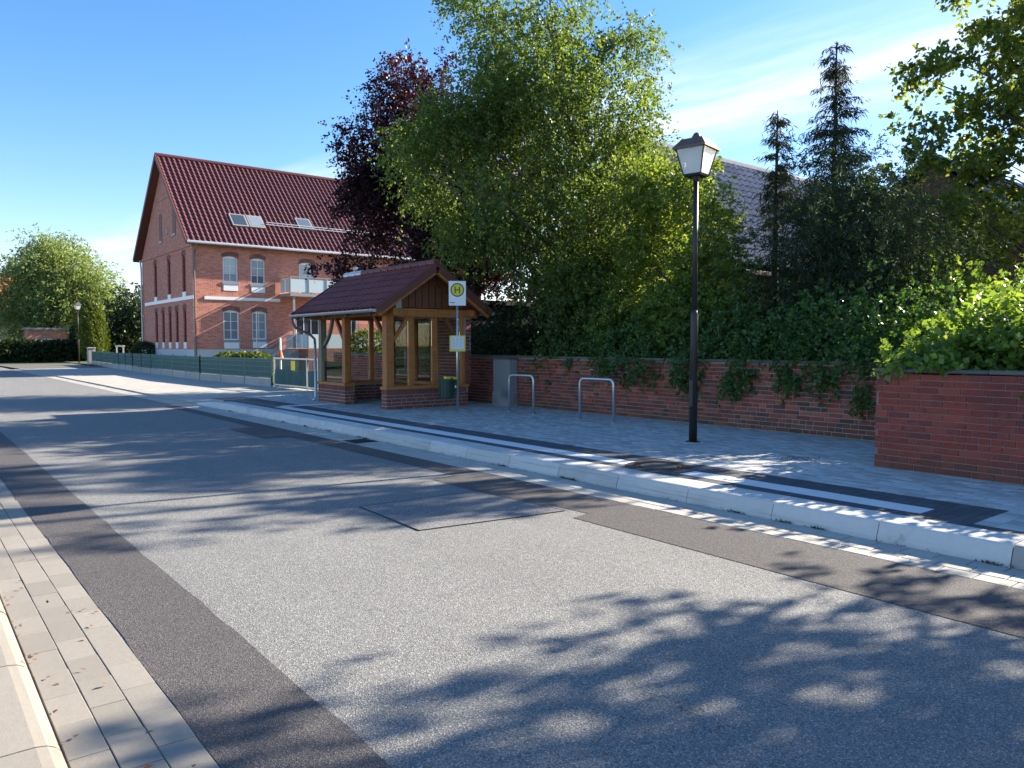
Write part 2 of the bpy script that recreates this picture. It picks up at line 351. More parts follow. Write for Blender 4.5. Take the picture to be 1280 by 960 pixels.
class MB:
    def __init__(s): s.v = []; s.f = []
    def poly(s, vs, fs):
        n = len(s.v); s.v += [tuple(map(float, q)) for q in vs]; s.f += [tuple(i+n for i in f) for f in fs]; return s
    def box(s, x0, x1, y0, y1, z0, z1, skip=()):
        return s.poly([(x0, y0, z0), (x1, y0, z0), (x1, y1, z0), (x0, y1, z0), (x0, y0, z1), (x1, y0, z1), (x1, y1, z1), (x0, y1, z1)],
                      [f for i, f in enumerate(BOXF) if i not in skip])
    def cbox(s, x0, x1, y0, y1, z0, z1, c=.006):   # box with chamfered edges
        m = Matrix.Identity(4); vs = []; 
        X = (x0, x1); Y = (y0, y1); Z = (z0, z1); idx = {}
        for i in (0, 1):
            for j in (0, 1):
                for k in (0, 1):
                    sx_, sy_, sz_ = (1-2*i)*c, (1-2*j)*c, (1-2*k)*c
                    for a, q in (('x', (X[i], Y[j]+sy_, Z[k]+sz_)), ('y', (X[i]+sx_, Y[j], Z[k]+sz_)), ('z', (X[i]+sx_, Y[j]+sy_, Z[k]))):
                        idx[(a, i, j, k)] = len(vs); vs.append(q)
        fs = []
        for i in (0, 1):
            r = [idx[('x', i, j, k)] for j, k in ((0, 0), (1, 0), (1, 1), (0, 1))]; fs.append(r if i else r[::-1])
            r = [idx[('y', j, i, k)] for j, k in ((0, 0), (1, 0), (1, 1), (0, 1))]; fs.append(r[::-1] if i else r)
            r = [idx[('z', j, k, i)] for j, k in ((0, 0), (1, 0), (1, 1), (0, 1))]; fs.append(r if i else r[::-1])
        for j in (0, 1):
            for k in (0, 1):
                def e(a, b, p0, p1):
                    q = [idx[(a, *p0)], idx[(a, *p1)], idx[(b, *p1)], idx[(b, *p0)]]
                    fs.append(q if (j == k) else q[::-1])
                e('y', 'z', (0, j, k), (1, j, k)); e('z', 'x', (j, 0, k), (j, 1, k)) ; e('x', 'y', (j, k, 0), (j, k, 1))
        for i in (0, 1):
            for j in (0, 1):
                for k in (0, 1):
                    q = [idx[(a, i, j, k)] for a in 'xyz']; fs.append(q if (i+j+k) % 2 else q[::-1])
        return s.poly(vs, fs)
    def tube(s, pts, rad, sides=8, cap=True):
        pts = [Vector(map(float, q)) for q in pts]; n = len(pts)
        if not hasattr(rad, '__len__'): rad = [rad]*n
        base = len(s.v); prev = None
        for i, q in enumerate(pts):
            d = (pts[min(i+1, n-1)] - pts[max(i-1, 0)]).normalized()
            if prev is None:
                a = Vector((0, 0, 1)) if abs(d.z) < .9 else Vector((1, 0, 0)); u = d.cross(a).normalized()
            else: u = (prev - d*prev.dot(d)).normalized()
            w = d.cross(u); prev = u
            for k in range(sides):
                t = 2*math.pi*k/sides + math.pi/sides; s.v.append(tuple(q + (u*math.cos(t) + w*math.sin(t))*rad[i]))
        for i in range(n-1):
            for k in range(sides):
                a = base+i*sides+k; b = base+i*sides+(k+1) % sides; s.f.append((a, b, b+sides, a+sides))
        if cap:
            s.f.append(tuple(base+k for k in range(sides))[::-1]); s.f.append(tuple(base+(n-1)*sides+k for k in range(sides)))
        return s
    def beam(s, a, b, w, h, up=(0, 0, 1)):     # square timber from a to b
        a = Vector(a); b = Vector(b); d = (b-a).normalized(); u = Vector(up); side = d.cross(u).normalized(); u = side.cross(d)
        vs = [q + side*(sx*w/2) + u*(sz*h/2) for q in (a, b) for sx, sz in ((-1, -1), (1, -1), (1, 1), (-1, 1))]
        return s.poly(vs, [(0, 1, 2, 3), (7, 6, 5, 4), (0, 4, 5, 1), (1, 5, 6, 2), (2, 6, 7, 3), (3, 7, 4, 0)])
    def disc(s, c, r, nrm, thick, seg=28, r0=0):
        c = Vector(c); nrm = Vector(nrm).normalized(); a = Vector((0, 0, 1)) if abs(nrm.z) < .9 else Vector((1, 0, 0))
        u = nrm.cross(a).normalized(); w = nrm.cross(u)
        ring = lambda rr, t: [c + nrm*t + (u*math.cos(2*math.pi*k/seg) + w*math.sin(2*math.pi*k/seg))*rr for k in range(seg)]
        if r0 <= 0:
            vs = ring(r, 0) + ring(r, thick); fs = [tuple(range(seg))[::-1], tuple(range(seg, 2*seg))]
            fs += [(k, (k+1) % seg, (k+1) % seg+seg, k+seg) for k in range(seg)]
        else:
            vs = ring(r, 0)+ring(r, thick)+ring(r0, thick)+ring(r0, 0); fs = []
            for q in range(4):
                fs += [(q*seg+k, q*seg+(k+1) % seg, ((q+1) % 4)*seg+(k+1) % seg, ((q+1) % 4)*seg+k) for k in range(seg)]
        return s.poly(vs, fs)
    def mesh(s, name, mat, off=(0, 0, 0), smooth=False):
        me = bpy.data.meshes.new(name)
        v = np.array(s.v, dtype=np.float64).reshape(-1, 3) - np.array(off); me.from_pydata(v.tolist(), [], s.f)
        if mat: me.materials.append(M[mat])
        if smooth: me.polygons.foreach_set('use_smooth', [True]*len(me.polygons))
        me.update(); return me
    def build(s, name, mat, parent=None, kind=None, smooth=False, label=None, cat=None, group=None, loc=None):
        g = loc if loc is not None else org(parent)
        o = bpy.data.objects.new(name, s.mesh(name, mat, g, smooth))
        if parent is None: link(o, None, loc)
        elif loc is not None: link(o, parent, loc)
        else: link(o, parent)
        return tag(o, label, cat, group, kind)
def fast_mesh(name, V, nper, mat):
    """many equal polygons, nper corners each, own vertices"""
    me = bpy.data.meshes.new(name); n = len(V); k = n//nper
    me.vertices.add(n); me.vertices.foreach_set('co', np.ascontiguousarray(V, dtype=np.float32).ravel())
    me.loops.add(n); me.loops.foreach_set('vertex_index', np.arange(n, dtype=np.int32))
    me.polygons.add(k); me.polygons.foreach_set('loop_start', np.arange(0, n, nper, dtype=np.int32))
    me.materials.append(M[mat]); me.update(); me.validate(); return me

# ------------------------------------------------------------------ ground and road
PZ = .16                                   # pavement level
def sheet(name, pts, z, mat, parent=None, kind='structure'):
    b = MB(); b.poly([(x, y, z) for x, y in pts], [tuple(range(len(pts)))])
    return b.build(name, mat, parent, kind=kind if parent is None else None)
sheet('ground', [(-900, -900), (900, -900), (900, 900), (-900, 900)], -.06, 'lawn')
sheet('road', [(.93, -14), (5.86, -14), (5.86, 68), (5.4, 76), (2, 92), (-40, 92), (-40, 78), (-12, 78), (-1.5, 72), (.93, 60)], 0, 'asphalt_old')
def wavy(x0, x1, y0, y1, amp=.012, step=.35):
    ys = np.arange(y0, y1+.01, step); L = [(x0+random.uniform(-amp, amp), y) for y in ys]; Rr = [(x1+random.uniform(-amp, amp), y) for y in ys]
    return Rr[::1] + L[::-1]
sheet('asphalt_strip', wavy(.935, 1.46, -10, 62), .004, 'asphalt_new')
# trench repair beside the right gutter, wider and narrower by turns
sheet('asphalt_strip', [(5.855, -10), (5.855, 21.8), (5.52, 21.8), (5.5, 15.2), (4.98, 15.15), (4.98, 13.2), (5.42, 13.15), (5.45, 8.0), (5.06, 7.9), (5.0, 5.95), (5.2, 5.9), (5.22, 5.35), (4.98, 5.3), (4.9, 2), (4.86, -10)][::-1], .004, 'asphalt_new')
pp = [(3.62, 7.02), (3.56, 5.78), (5.12, 5.57), (5.02, 6.95)]
sheet('asphalt_patch', pp, .008, 'asphalt_mid')
sb = MB()
for a, b in zip(pp, pp[1:]+pp[:1]):
    sb.beam((a[0], a[1], .008), (b[0], b[1], .008), .009, .004)
sb.build('tar_seam', 'asphalt_new', kind='structure')
sheet('soil_bed', [(11.9, 4.8), (60, 4.8), (60, 24.5), (11.9, 24.5)], .5, 'soil')

# left pavement, kerb and gutter ------------------------------------------------
def piece_mesh(name, mat, x, y, z, c=.006):
    b = MB(); b.cbox(-x/2, x/2, -y/2, y/2, -z, 0, c); return b.mesh(name, mat)
def inst(name, me, parent, loc, rz=0, sc=None, rx=0, ry=0):
    o = bpy.data.objects.new(name, me); link(o, parent, loc); o.rotation_euler = (rx, ry, rz)
    if sc: o.scale = sc
    return o
lg = sheet('gutter_left', [(.47, -10), (.932, -10), (.932, 62), (.47, 62)], -.012, 'joint')
gp = piece_mesh('paver', 'paver_warm', .1505, .326, .05, .003)
for r_ in range(3):
    y = 1.6 + r_*.11
    while y < 27:
        inst('paver', gp, lg, (.470+.078+r_*.154-.001, y, .004+random.uniform(-.002, .002)), random.uniform(-.004, .004), None, random.uniform(-.004, .004), random.uniform(-.006, .006))
        y += .330
b = MB()
for r_ in range(3):
    y = y0 = 27.3 + r_*.11
    while y < 60: b.box(.475+r_*.154, .475+r_*.154+.147, y, y+.322, -.04, .003, (0,)); y += .33
b.build('far_pavers', 'paver_warm', lg, kind='stuff')
lk = sheet('kerb_left', [(.16, -10), (.474, -10), (.474, 62), (.16, 62)], -.02, 'joint')
b = MB()                                                  # low rounded kerb stone
prof = [(-.15, 0), (-.15, .055), (.06, .055), (.10, .048), (.13, .032), (.147, .012), (.15, -.03), (-.15, -.03)]
n = len(prof); L = .985
b.poly([(x, y, z) for y in (-L/2, L/2) for x, z in prof[1:]], [tuple(range(7)), tuple(range(7, 14))[::-1]] + [(i, i+7, (i+1) % 7+7, (i+1) % 7) for i in range(7)])
km = b.mesh('kerb_stone', 'paver_warm')
for k in range(60): inst('kerb_stone', km, lk, (.315, -3+k*1.0, random.uniform(-.003, .003)), 0, None, 0, random.uniform(-.01, .01))
lp = sheet('pavement_left', [(-3, -10), (.165, -10), (.165, 62), (-3, 62)], .03, 'joint')
sp_ = piece_mesh('slab', 'paver_warm', .296, .296, .05)
for i in range(4):
    for k in range(44): inst('slab', sp_, lp, (.012-i*.302, 1.4+k*.302+(.15 if i % 2 else 0), .052+random.uniform(-.002, .002)))
b = MB()
for i in range(4, 10):
    for k in range(60): b.box(.012-i*.302-.148, .012-i*.302+.148, 1+k*.302, 1+k*.302+.296, .0, .052, (0,))
b.build('far_slabs', 'paver_warm', lp, kind='stuff')

# right gutter -------------------------------------------------------------------
rg = sheet('gutter_right', [(5.858, -10), (6.40, -10), (6.40, 62), (5.858, 62)], -.010, 'joint')
gm = piece_mesh('paver', 'paver_gutter', .163, .235, .05, .004)
cnt = 0; b = MB()
for r_ in range(3):
    y = -1.0 + r_*.08
    while y < 60:
        x = 5.866+.084+r_*.171
        if 1.5 < y < 20: inst('paver', gm, rg, (x, y+.12, .004+random.uniform(-.003, .002)), random.uniform(-.01, .01), None, random.uniform(-.006, .006), random.uniform(-.008, .008))
        else: b.box(x-.081, x+.081, y, y+.235, -.04, .003, (0,))
        y += .243
b.build('far_pavers', 'paver_gutter', rg, kind='stuff')
# bus kerb ---------------------------------------------------------------------------
rk = sheet('kerb_right', [(6.37, -12), (6.78, -12), (6.78, 22.4), (6.37, 22.4)], -.005, 'joint')
def kerb_mesh(L, hs=(PZ, PZ), mat='kerb_pale'):
    b = MB(); vs = []
    for y, h in ((-L/2, hs[0]), (L/2, hs[1])):
        h = h+.012
        vs += [(-.19, y, -.03), (-.19, y, min(.035, h*.3)), (-.150, y, h-.022), (-.135, y, h-.006), (-.105, y, h), (.19, y, h), (.19, y, -.03)]
    b.poly(vs, [tuple(range(7))[::-1], tuple(range(7, 14))] + [((i+1) % 7, (i+1) % 7+7, i+7, i) for i in range(7)])
    return b.mesh('kerb_stone', mat)
kb = kerb_mesh(.992); kd = kerb_mesh(.992, mat='concrete')
for k in range(34):
    y = -11.5 + k*1.0 + .08
    if y > 19.9: break
    inst('kerb_stone', kd if y < 2.0 else kb, rk, (6.575, y, random.uniform(-.002, .002)), random.uniform(-.003, .003), None, 0, random.uniform(-.006, .006))
kr1 = kerb_mesh(.992, (PZ, .11)); kr2 = kerb_mesh(.992, (.11, .04))
inst('kerb_stone', kr1, rk, (6.575, 20.58, 0)); inst('kerb_stone', kr2, rk, (6.575, 21.58, 0))

# right pavement -----------------------------------------------------------------
pv = sheet('pavement', [(6.76, -12), (14, -12), (14, 22.1), (6.76, 22.1)], PZ-.008, 'joint')
inst_p = piece_mesh('paver', 'paver_grey', .0965, .1965, .05, .004)
MH = (7.27, 6.22)
stripe = lambda y: 3.1 < y < 17.8
def skip(x, y): return (x-MH[0])**2+(y-MH[1])**2 < .47**2
cand = []
x = 7.80; i = 0
while x < 13.2:
    y = -4 + (i % 2)*.1
    while y < 22:
        if not (x > 9.40 and y < 4.5) and not (x > 11.78):
            cand.append((x, y))
        y += .2
    x += .1; i += 1
rest = MB(); near = []
for x, y in cand:
    d = x*.624+y*.7815; u = (x*.7815-y*.624)/max(d, .1)
    (near if abs(u) < .66 and d > 3 else rest).append((x, y, d)) if False else None
    if abs(u) < .67 and d > 3: near.append((d, x, y))
    else: rest.box(x-.048, x+.048, y-.098, y+.098, PZ-.05, PZ, (0,))
near.sort()
for d, x, y in near[:300]: inst('paver', inst_p, pv, (x, y, PZ+random.uniform(-.002, .0015)), random.uniform(-.008, .008), None, random.uniform(-.012, .012), random.uniform(-.015, .015))
for d, x, y in near[300:]:
    z = PZ+random.uniform(-.002, .0015); t1 = random.uniform(-.0015, .0015)
    rest.poly([(x-.048, y-.098, z-t1), (x+.048, y-.098, z-t1), (x+.048, y+.098, z+t1), (x-.048, y+.098, z+t1)], [(0, 1, 2, 3)])
rest.build('far_pavers', 'paver_grey', pv, kind='stuff')
# dark bands and white guide strip
db = MB(); dk = piece_mesh('dark_paver', 'paver_dark', .196, .0965, .05, .003); nd = 0; dl = []
for (xa, nx) in ((6.765+.10, 1), (7.36+.10, 2)):
    for q in range(nx):
        y = -4.0
        while y < 20.9:
            xx = xa+q*.2
            if not skip(xx, y) and not (y < 2.6 and xa > 7.2): dl.append((xx, y))
            y += .1
for q in (6.965+.10, 7.165+.10):                        # cross band closing the strip
    for k in range(5): dl.append((q, 2.6+k*.1))
    y = -4.0
# short grey infill before the band begins
gi = MB()
y = -4.0
while y < 2.5:
    for q in range(8):
        xx = 6.97+.05+q*.1
        gi.box(xx-.048, xx+.048, y, y+.196, PZ-.05, PZ-.001, (0,))
    y += .2
gi.build('infill_pavers', 'paver_grey', pv, kind='stuff')
dl.sort(key=lambda q: q[0]*.624+q[1]*.78); vis = [q for q in dl if q[1] > .31*q[0]]; other = [q for q in dl if q[1] <= .31*q[0]]
for q in vis[:300]: inst('dark_paver', dk, pv, (q[0], q[1], PZ+random.uniform(-.0015, .0015)))
for q in vis[300:]+other: db.box(q[0]-.098, q[0]+.098, q[1]-.048, q[1]+.048, PZ-.05, PZ, (0,))
db.build('far_dark_pavers', 'paver_dark', pv, kind='stuff')
wsl = piece_mesh('white_slab', 'paver_white', .296, .296, .05, .004)
wy = 3.15
while wy < 17.9:
    if not skip(7.17, wy): inst('white_slab', wsl, pv, (7.265-.10, wy, PZ+.001+random.uniform(-.001, .001)))
    wy += .299
for y, xx in [(17.95, 7.4+k*.3) for k in range(5)]: inst('white_slab', wsl, pv, (xx, y+.05, PZ+.003))
ip = MB()
for k in range(38):
    yy = 2.9+k*.4
    if abs(yy+.2-MH[1]) < .7: continue
    ip.box(7.316, 7.358, yy, yy+.396, PZ-.05, PZ-.0005, (0,)); ip.box(6.967, 7.014, yy, yy+.396, PZ-.05, PZ-.0005, (0,))
ip.build('edge_pavers', 'paver_dark', pv, kind='stuff')
# driveway and far pavement
eb = MB()
for k in range(40): eb.box(6.375, 6.50, 22.1+k, 23.092+k, -.03, .043)
eb.build('edge_stones', 'paver_gutter', rk, kind='stuff')
dw = sheet('driveway', [(6.36, 22.1), (14, 22.1), (14, 29), (11.6, 29.2), (11.6, 75), (6.0, 75), (6.36, 60)], .035, 'joint')
b = MB(); x = 6.65; i = 0
while x < 11.5:
    y = 22.2+(i % 2)*.15
    while y < 60: b.poly([(x-.146, y-.148, .040), (x+.146, y-.148, .040), (x+.146, y+.148, .040+random.uniform(0, .002)), (x-.146, y+.148, .040)], [(0, 1, 2, 3)]); y += .3
    x += .296; i += 1
b.build('far_pavers', 'drive_pav', dw, kind='stuff')
sheet('yard', [(11.7, 24.9), (60, 24.9), (60, 80), (11.7, 80)], .12, 'lawn')

# manhole, drain
mh = thing('manhole_cover', 'round cast iron manhole cover set in the dark paving band', 'manhole cover', (*MH, PZ))
c = (*MH, PZ-.03)
MB().disc(c, .40, (0, 0, 1), .034, 40, .345).build('rim', 'cast_iron', mh)
MB().disc(c, .345, (0, 0, 1), .026, 40).build('plate', 'cast_iron', mh)
MB().disc((MH[0], MH[1], PZ-.004), .22, (0, 0, 1), .008, 36).build('centre', 'zinc_dark', mh)
b = MB()
for rr, nn in ((.25, 18), (.30, 24)):
    for k in range(nn):
        a = 2*math.pi*k/nn; q = (MH[0]+rr*math.cos(a), MH[1]+rr*math.sin(a), PZ+.000)
        b.beam((q[0]-.014*math.cos(a), q[1]-.014*math.sin(a), q[2]), (q[0]+.014*math.cos(a), q[1]+.014*math.sin(a), q[2]), .03, .008)
b.build('studs', 'cast_iron', mh, kind='stuff')
# paving packed around the round lid
b = MB()
for k in range(12):
    a = 2*math.pi*(k+.5)/12; ca_, sa_ = math.cos(a), math.sin(a)
b.disc((MH[0], MH[1], PZ-.04), .50, (0, 0, 1), .0395, 40, .402).build('lid_surround', 'paver_dark', pv)
dg = thing('drain_grate', 'dark iron drain grate in the gutter before the shelter', 'drain', (6.12, 11.85, .006))
MB().box(5.90, 6.36, 11.6, 12.1, -.03, .006).build('frame', 'cast_iron', dg)
for k in range(7): MB().box(5.94, 6.32, 11.63+k*.065, 11.66+k*.065, .006, .014).build('bar', 'rubber', dg)

# ------------------------------------------------------------------ brick walls
BRK = {}
def brick_mesh(kind, mat):
    if (kind, mat) not in BRK:
        ln = {'stretcher': .239, 'header': .114}[kind]
        b = MB(); b.cbox(-.006, .05, -ln/2, ln/2, -.0325, .0325, .004); BRK[(kind, mat)] = b.mesh('brick', mat)
    return BRK[(kind, mat)]
def brick_face(parent, mat, x, y0, y1, z0, z1, course=.0767, hdr=.4, gap=.0125, limit=300, key=None, axis='y', sgn=-1, xf=None, jit=.0025):
    """laid bricks on a face; axis 'y': face looks to -X at x; axis 'x': face looks to -Y at y=x, running along X"""
    lst = []; z = z0+course/2; row = 0
    while z < z1-.02:
        y = y0 - (row % 2)*.125 - (.06 if row % 3 == 0 else 0)
        while y < y1:
            k = 'header' if random.random() < hdr else 'stretcher'; ln = .239 if k == 'stretcher' else .114
            a, bb = max(y, y0), min(y+ln, y1)
            if bb-a > .03: lst.append((k, (a+bb)/2, bb-a, z, ln))
            y += ln+gap
        z += course; row += 1
    lst.sort(key=key or (lambda q: q[1]))
    rest = MB()
    for i, (k, yc, w, z, ln) in enumerate(lst):
        px_ = (xf(yc) if xf else x) + random.uniform(-jit, jit)
        if i < limit:
            o = bpy.data.objects.new('brick', brick_mesh(k, mat))
            loc = (px_, yc, z) if axis == 'y' else (yc, px_, z)
            link(o, parent, loc); o.scale = (1, w/ln, random.uniform(.96, 1.0))
            o.rotation_euler = (random.uniform(-.012, .012), 0, random.uniform(-.01, .01) + (0 if axis == 'y' else math.pi/2))
        else:
            h = .0325
            if axis == 'y': rest.box(px_-.006, px_+.05, yc-w/2, yc+w/2, z-h, z+h, (3,))
            else: rest.box(yc-w/2, yc+w/2, px_-.006, px_+.05, z-h, z+h, (4,))
    if rest.v: rest.build('far_bricks', mat, parent, kind='stuff')
# block wall at the right
bw = thing('brick_wall', 'red brick wall block with stone cap and bright ivy at the right edge', 'wall', (9.3, 2, PZ))
xf = lambda y: 9.33 - max(0, 4.55-y)*.02
b = MB(); b.poly([(xf(4.545)+.006, 4.545, PZ-.1), (xf(-4)+.006, -4, PZ-.1), (12, -4, PZ-.1), (12, 4.545, PZ-.1), (xf(4.545)+.006, 4.545, 1.30), (xf(-4)+.006, -4, 1.36), (12, -4, 1.36), (12, 4.545, 1.30)],
       [(0, 4, 5, 1), (3, 7, 4, 0), (4, 7, 6, 5), (1, 5, 6, 2), (2, 6, 7, 3)]); b.build('core', 'mortar_red', bw)
brick_face(bw, 'brick_block', 9.33, -1.0, 4.55, PZ, 1.325, hdr=.3, gap=.012, xf=xf, key=lambda q: abs(q[1]-3.4), limit=300)
y = 4.56
while y > -2:
    L = random.uniform(.5, .75); b = MB(); b.cbox(xf(y)-.03, xf(y)+.34, y-L+.006, y, 1.325, 1.365, .008); b.build('cap_stone', 'coping', bw); y -= L
# long back wall
lw = thing('brick_wall', 'long weathered red brick wall along the pavement, overgrown with ivy', 'wall', (11.8, 12, PZ))
b = MB(); b.box(11.806, 12.1, 4.4, 24.7, PZ-.1, 1.33); b.build('core', 'mortar', lw)
brick_face(lw, 'brick_old', 11.8, 4.5, 24.7, PZ, 1.345, key=lambda q: q[1], limit=300, gap=.015)
y = 4.5
while y < 24.7:
    L = random.uniform(.6, .9); b = MB(); b.cbox(11.765, 12.13, y, min(y+L-.008, 24.7), 1.332, 1.385, .008); b.build('cap_stone', 'coping', lw); y += L
cp = thing('concrete_pillar', 'weathered grey stone pier against the long brick wall', 'pillar', (11.6, 14.9, PZ))
b = MB(); b.cbox(11.53, 11.79, 14.55, 15.2, PZ-.02, 1.30, .012); b.build('shaft', 'pier_stone', cp)
b = MB(); b.cbox(11.50, 11.79, 14.52, 15.23, 1.302, 1.345, .01); b.build('cap', 'coping', cp)
b = MB(); b.cbox(11.515, 11.79, 14.53, 15.215, PZ-.02, .50, .01); b.build('foot', 'pier_stone', cp)
wfx = thing('wall_tap', 'small dark metal fitting on the brick wall above the bicycle hoop', 'fitting', (11.75, 11.9, 1.1))
pt = on_x(742, 466, 11.75)
MB().tube([(11.8, pt[1], pt[2]), (11.70, pt[1], pt[2])], .02, 8).build('pipe', 'zinc', wfx)
MB().tube([(11.70, pt[1], pt[2]+.06), (11.70, pt[1], pt[2]-.09)], [.035, .02], 8).build('spout', 'zinc_dark', wfx)
MB().tube([(11.70, pt[1]-.05, pt[2]+.07), (11.70, pt[1]+.05, pt[2]+.07)], .012, 6).build('handle', 'zinc', wfx)

# ------------------------------------------------------------------ bicycle hoops
def hoop(p, q, label):
    t_ = thing('bicycle_hoop', label, 'bike stand', (p[0], p[1], PZ), 'bicycle hoops on the pavement')
    p = Vector((p[0], p[1], PZ-.03)); q = Vector((q[0], q[1], PZ-.03)); u = (q-p).normalized(); H = .85; r = .11
    pts = [p, p+Vector((0, 0, H-r))]
    for k in range(1, 7): a = math.pi/2*k/6; pts.append(p+u*(r-r*math.cos(a))+Vector((0, 0, H-r+r*math.sin(a))))
    for k in range(0, 7): a = math.pi/2*k/6; pts.append(q-u*(r-r*math.sin(a))+Vector((0, 0, H-r+r*math.cos(a))))
    pts.append(q)
    MB().tube(pts, .027, 12).build('tube', 'steel', t_, smooth=True)
    for w in (p, q): MB().disc((w.x, w.y, PZ-.002), .05, (0, 0, 1), .006, 16).build('ground_collar', 'steel', t_)
hoop((10.66, 13.45), (10.70, 12.66), 'steel bicycle hoop nearer the stone pier and bus shelter')
hoop((10.64, 11.15), (10.70, 10.28), 'steel bicycle hoop nearer the street lamp')

# ------------------------------------------------------------------ street lamps
def lamp(x, y, z0, label, H=4.68):
    L = thing('street_lamp', label, 'street lamp', (x, y, z0), 'street lamps with square lanterns')
    Z = lambda h: z0+h
    MB().tube([(x, y, Z(-.05)), (x, y, Z(1.95)), (x, y, Z(2.02))], [.062, .060, .044], 14).build('lower_post', 'lamp_metal', L, smooth=True)
    MB().tube([(x, y, Z(2.0)), (x, y, Z(H-.66))], [.042, .036], 12).build('upper_post', 'lamp_metal', L, smooth=True)
    MB().disc((x, y, Z(-.004)), .11, (0, 0, 1), .012, 20).build('base_plate', 'lamp_metal', L)
    MB().box(x-.064, x-.058, y-.035, y+.035, Z(.55), Z(.95)).build('hatch', 'lamp_metal', L)
    rot = Matrix.Rotation(R(12), 3, 'Z')
    def fr(h0, w0, h1, w1):
        vs = [];
        for h, w in ((h0, w0), (h1, w1)):
            for a, c in ((-1, -1), (1, -1), (1, 1), (-1, 1)):
                q = rot @ Vector((a*w, c*w, 0)); vs.append((x+q.x, y+q.y, Z(h)))
        return vs
    hb, ht = H-.62, H-.25
    b = MB(); b.poly(fr(hb-.03, .135, hb, .15), BOXF); b.build('lantern_base', 'lamp_metal', L)
    b = MB(); b.tube([(x, y, Z(H-.72)), (x, y, Z(H-.64))], [.045, .07], 12); b.build('collar', 'lamp_metal', L)
    lo = fr(hb, .142, ht, .225)
    for k in range(4):
        j = (k+1) % 4; vs = [lo[k], lo[j], lo[4+j], lo[4+k]]; cen = sum((Vector(v) for v in vs), Vector())/4
        n_ = (Vector(lo[j])-Vector(lo[k])).cross(Vector(lo[4+k])-Vector(lo[k])).normalized()
        o2 = [tuple(Vector(v)-n_*.006) for v in vs]
        MB().poly(vs+o2, BOXF).build('pane', 'lamp_glass', L)
        MB().tube([lo[k], lo[4+k]], .011, 6).build('corner_bar', 'lamp_metal', L)
    b = MB(); b.poly(fr(ht-.005, .265, ht+.025, .265), BOXF); b.poly(fr(ht+.025, .262, ht+.15, .165), BOXF); b.build('roof', 'lamp_cap', L)
    b = MB(); b.tube([(x, y, Z(ht+.148)), (x, y, Z(ht+.18)), (x, y, Z(ht+.22)), (x, y, Z(ht+.25)), (x, y, Z(ht+.262))], [.075, .08, .055, .035, .01], 12); b.build('finial', 'lamp_cap', L, smooth=True)
    return L
lamp(9.52, 7.46, PZ, 'tall dark street lamp with square lantern standing on the pavement')
q = at(98.5, 440, 66); lamp(q[0], q[1], .1, 'distant street lamp in front of the pale willow', 5.2)

# ------------------------------------------------------------------ bus stop sign, bin
bs = thing('bus_stop_sign', 'bus stop pole with yellow and green H sign and timetable', 'bus stop sign', (9.91, 14.4, PZ))
MB().tube([(9.91, 14.4, PZ-.05), (9.91, 14.4, 2.62)], .030, 12).build('pole', 'steel', bs, smooth=True)
nv = Vector((-.50, -.866, 0)).normalized(); sd = Vector((nv.y*-1, nv.x, 0)); sd = Vector((.866, -.5, 0))
def plate(c, w, h, th):
    b = MB(); c = Vector(c); vs = []
    for d in (0, th):
        for a, e in ((-1, -1), (1, -1), (1, 1), (-1, 1)): vs.append(c+sd*(a*w/2)+Vector((0, 0, e*h/2))+nv*d)
    return b.poly(vs, BOXF)
sc_ = Vector((9.91, 14.4, 2.81))+nv*.032
pl = plate(sc_, .385, .55, .012).build('sign_plate', 'sign_white', bs)
dc = sc_+Vector((0, 0, .075))+nv*.012
MB().disc(dc, .155, nv, .003, 36).build('green_ring', 'sign_green', pl)
MB().disc(dc+nv*.003, .128, nv, .003, 36).build('yellow_disc', 'sign_yellow', pl)
b = MB(); e = dc+nv*.006
def bar(u0, u1, z0, z1):
    vs = [];
    for d in (0, .003):
        for u, z in ((u0, z0), (u1, z0), (u1, z1), (u0, z1)): vs.append(e+sd*u+Vector((0, 0, z))+nv*d)
    b.poly(vs, BOXF)
bar(-.062, -.036, -.08, .08); bar(.036, .062, -.08, .08); bar(-.036, .036, -.013, .013); b.build('letter_h', 'sign_green', pl)
b = MB(); e = sc_+nv*.012+Vector((0, 0, -.22))
for k in range(5): bar(-.16+k*.022, -.145+k*.022, 0, .018)
b.build('small_print', 'ink', pl)
tc = Vector((9.91, 14.4, 1.68))+nv*.032
tp = plate(tc, .36, .36, .015).build('timetable_frame', 'yellow_frame', bs)
plate(tc+nv*.015+Vector((0, 0, .012)), .285, .285, .003).build('timetable_sheet', 'paper', tp)
b = MB(); e = tc+nv*.019
for k in range(9):
    for c_ in range(3): bar(-.12+c_*.085, -.12+c_*.085+random.uniform(.04, .07), .11-k*.024, .118-k*.024)
b.build('timetable_print', 'zinc', tp)
for h in (1.72, 2.86): MB().disc((9.91, 14.4, h), .037, (0, 0, 1), .05, 12).build('clamp', 'steel', bs)
lb = thing('litter_bin', 'dark green litter bin with yellow sticker on the bus stop pole', 'litter bin', (9.72, 14.55, .44))
bc = Vector((9.70, 14.52, 0))
b = MB(); b.tube([(bc.x, bc.y, .44), (bc.x, bc.y, .46), (bc.x, bc.y, .88)], [.14, .16, .185], 18); b.build('body', 'bin_green', lb, smooth=False)
b = MB(); b.disc((bc.x, bc.y, .885), .20, (0, 0, 1), .03, 18, .165); b.build('rim', 'bin_green', lb)
for k in range(14):
    a = 2*math.pi*k/14; MB().beam((bc.x+.168*math.cos(a), bc.y+.168*math.sin(a), .48), (bc.x+.188*math.cos(a), bc.y+.188*math.sin(a), .86), .012, .012, (math.cos(a), math.sin(a), .01)).build('rib', 'bin_green', lb)
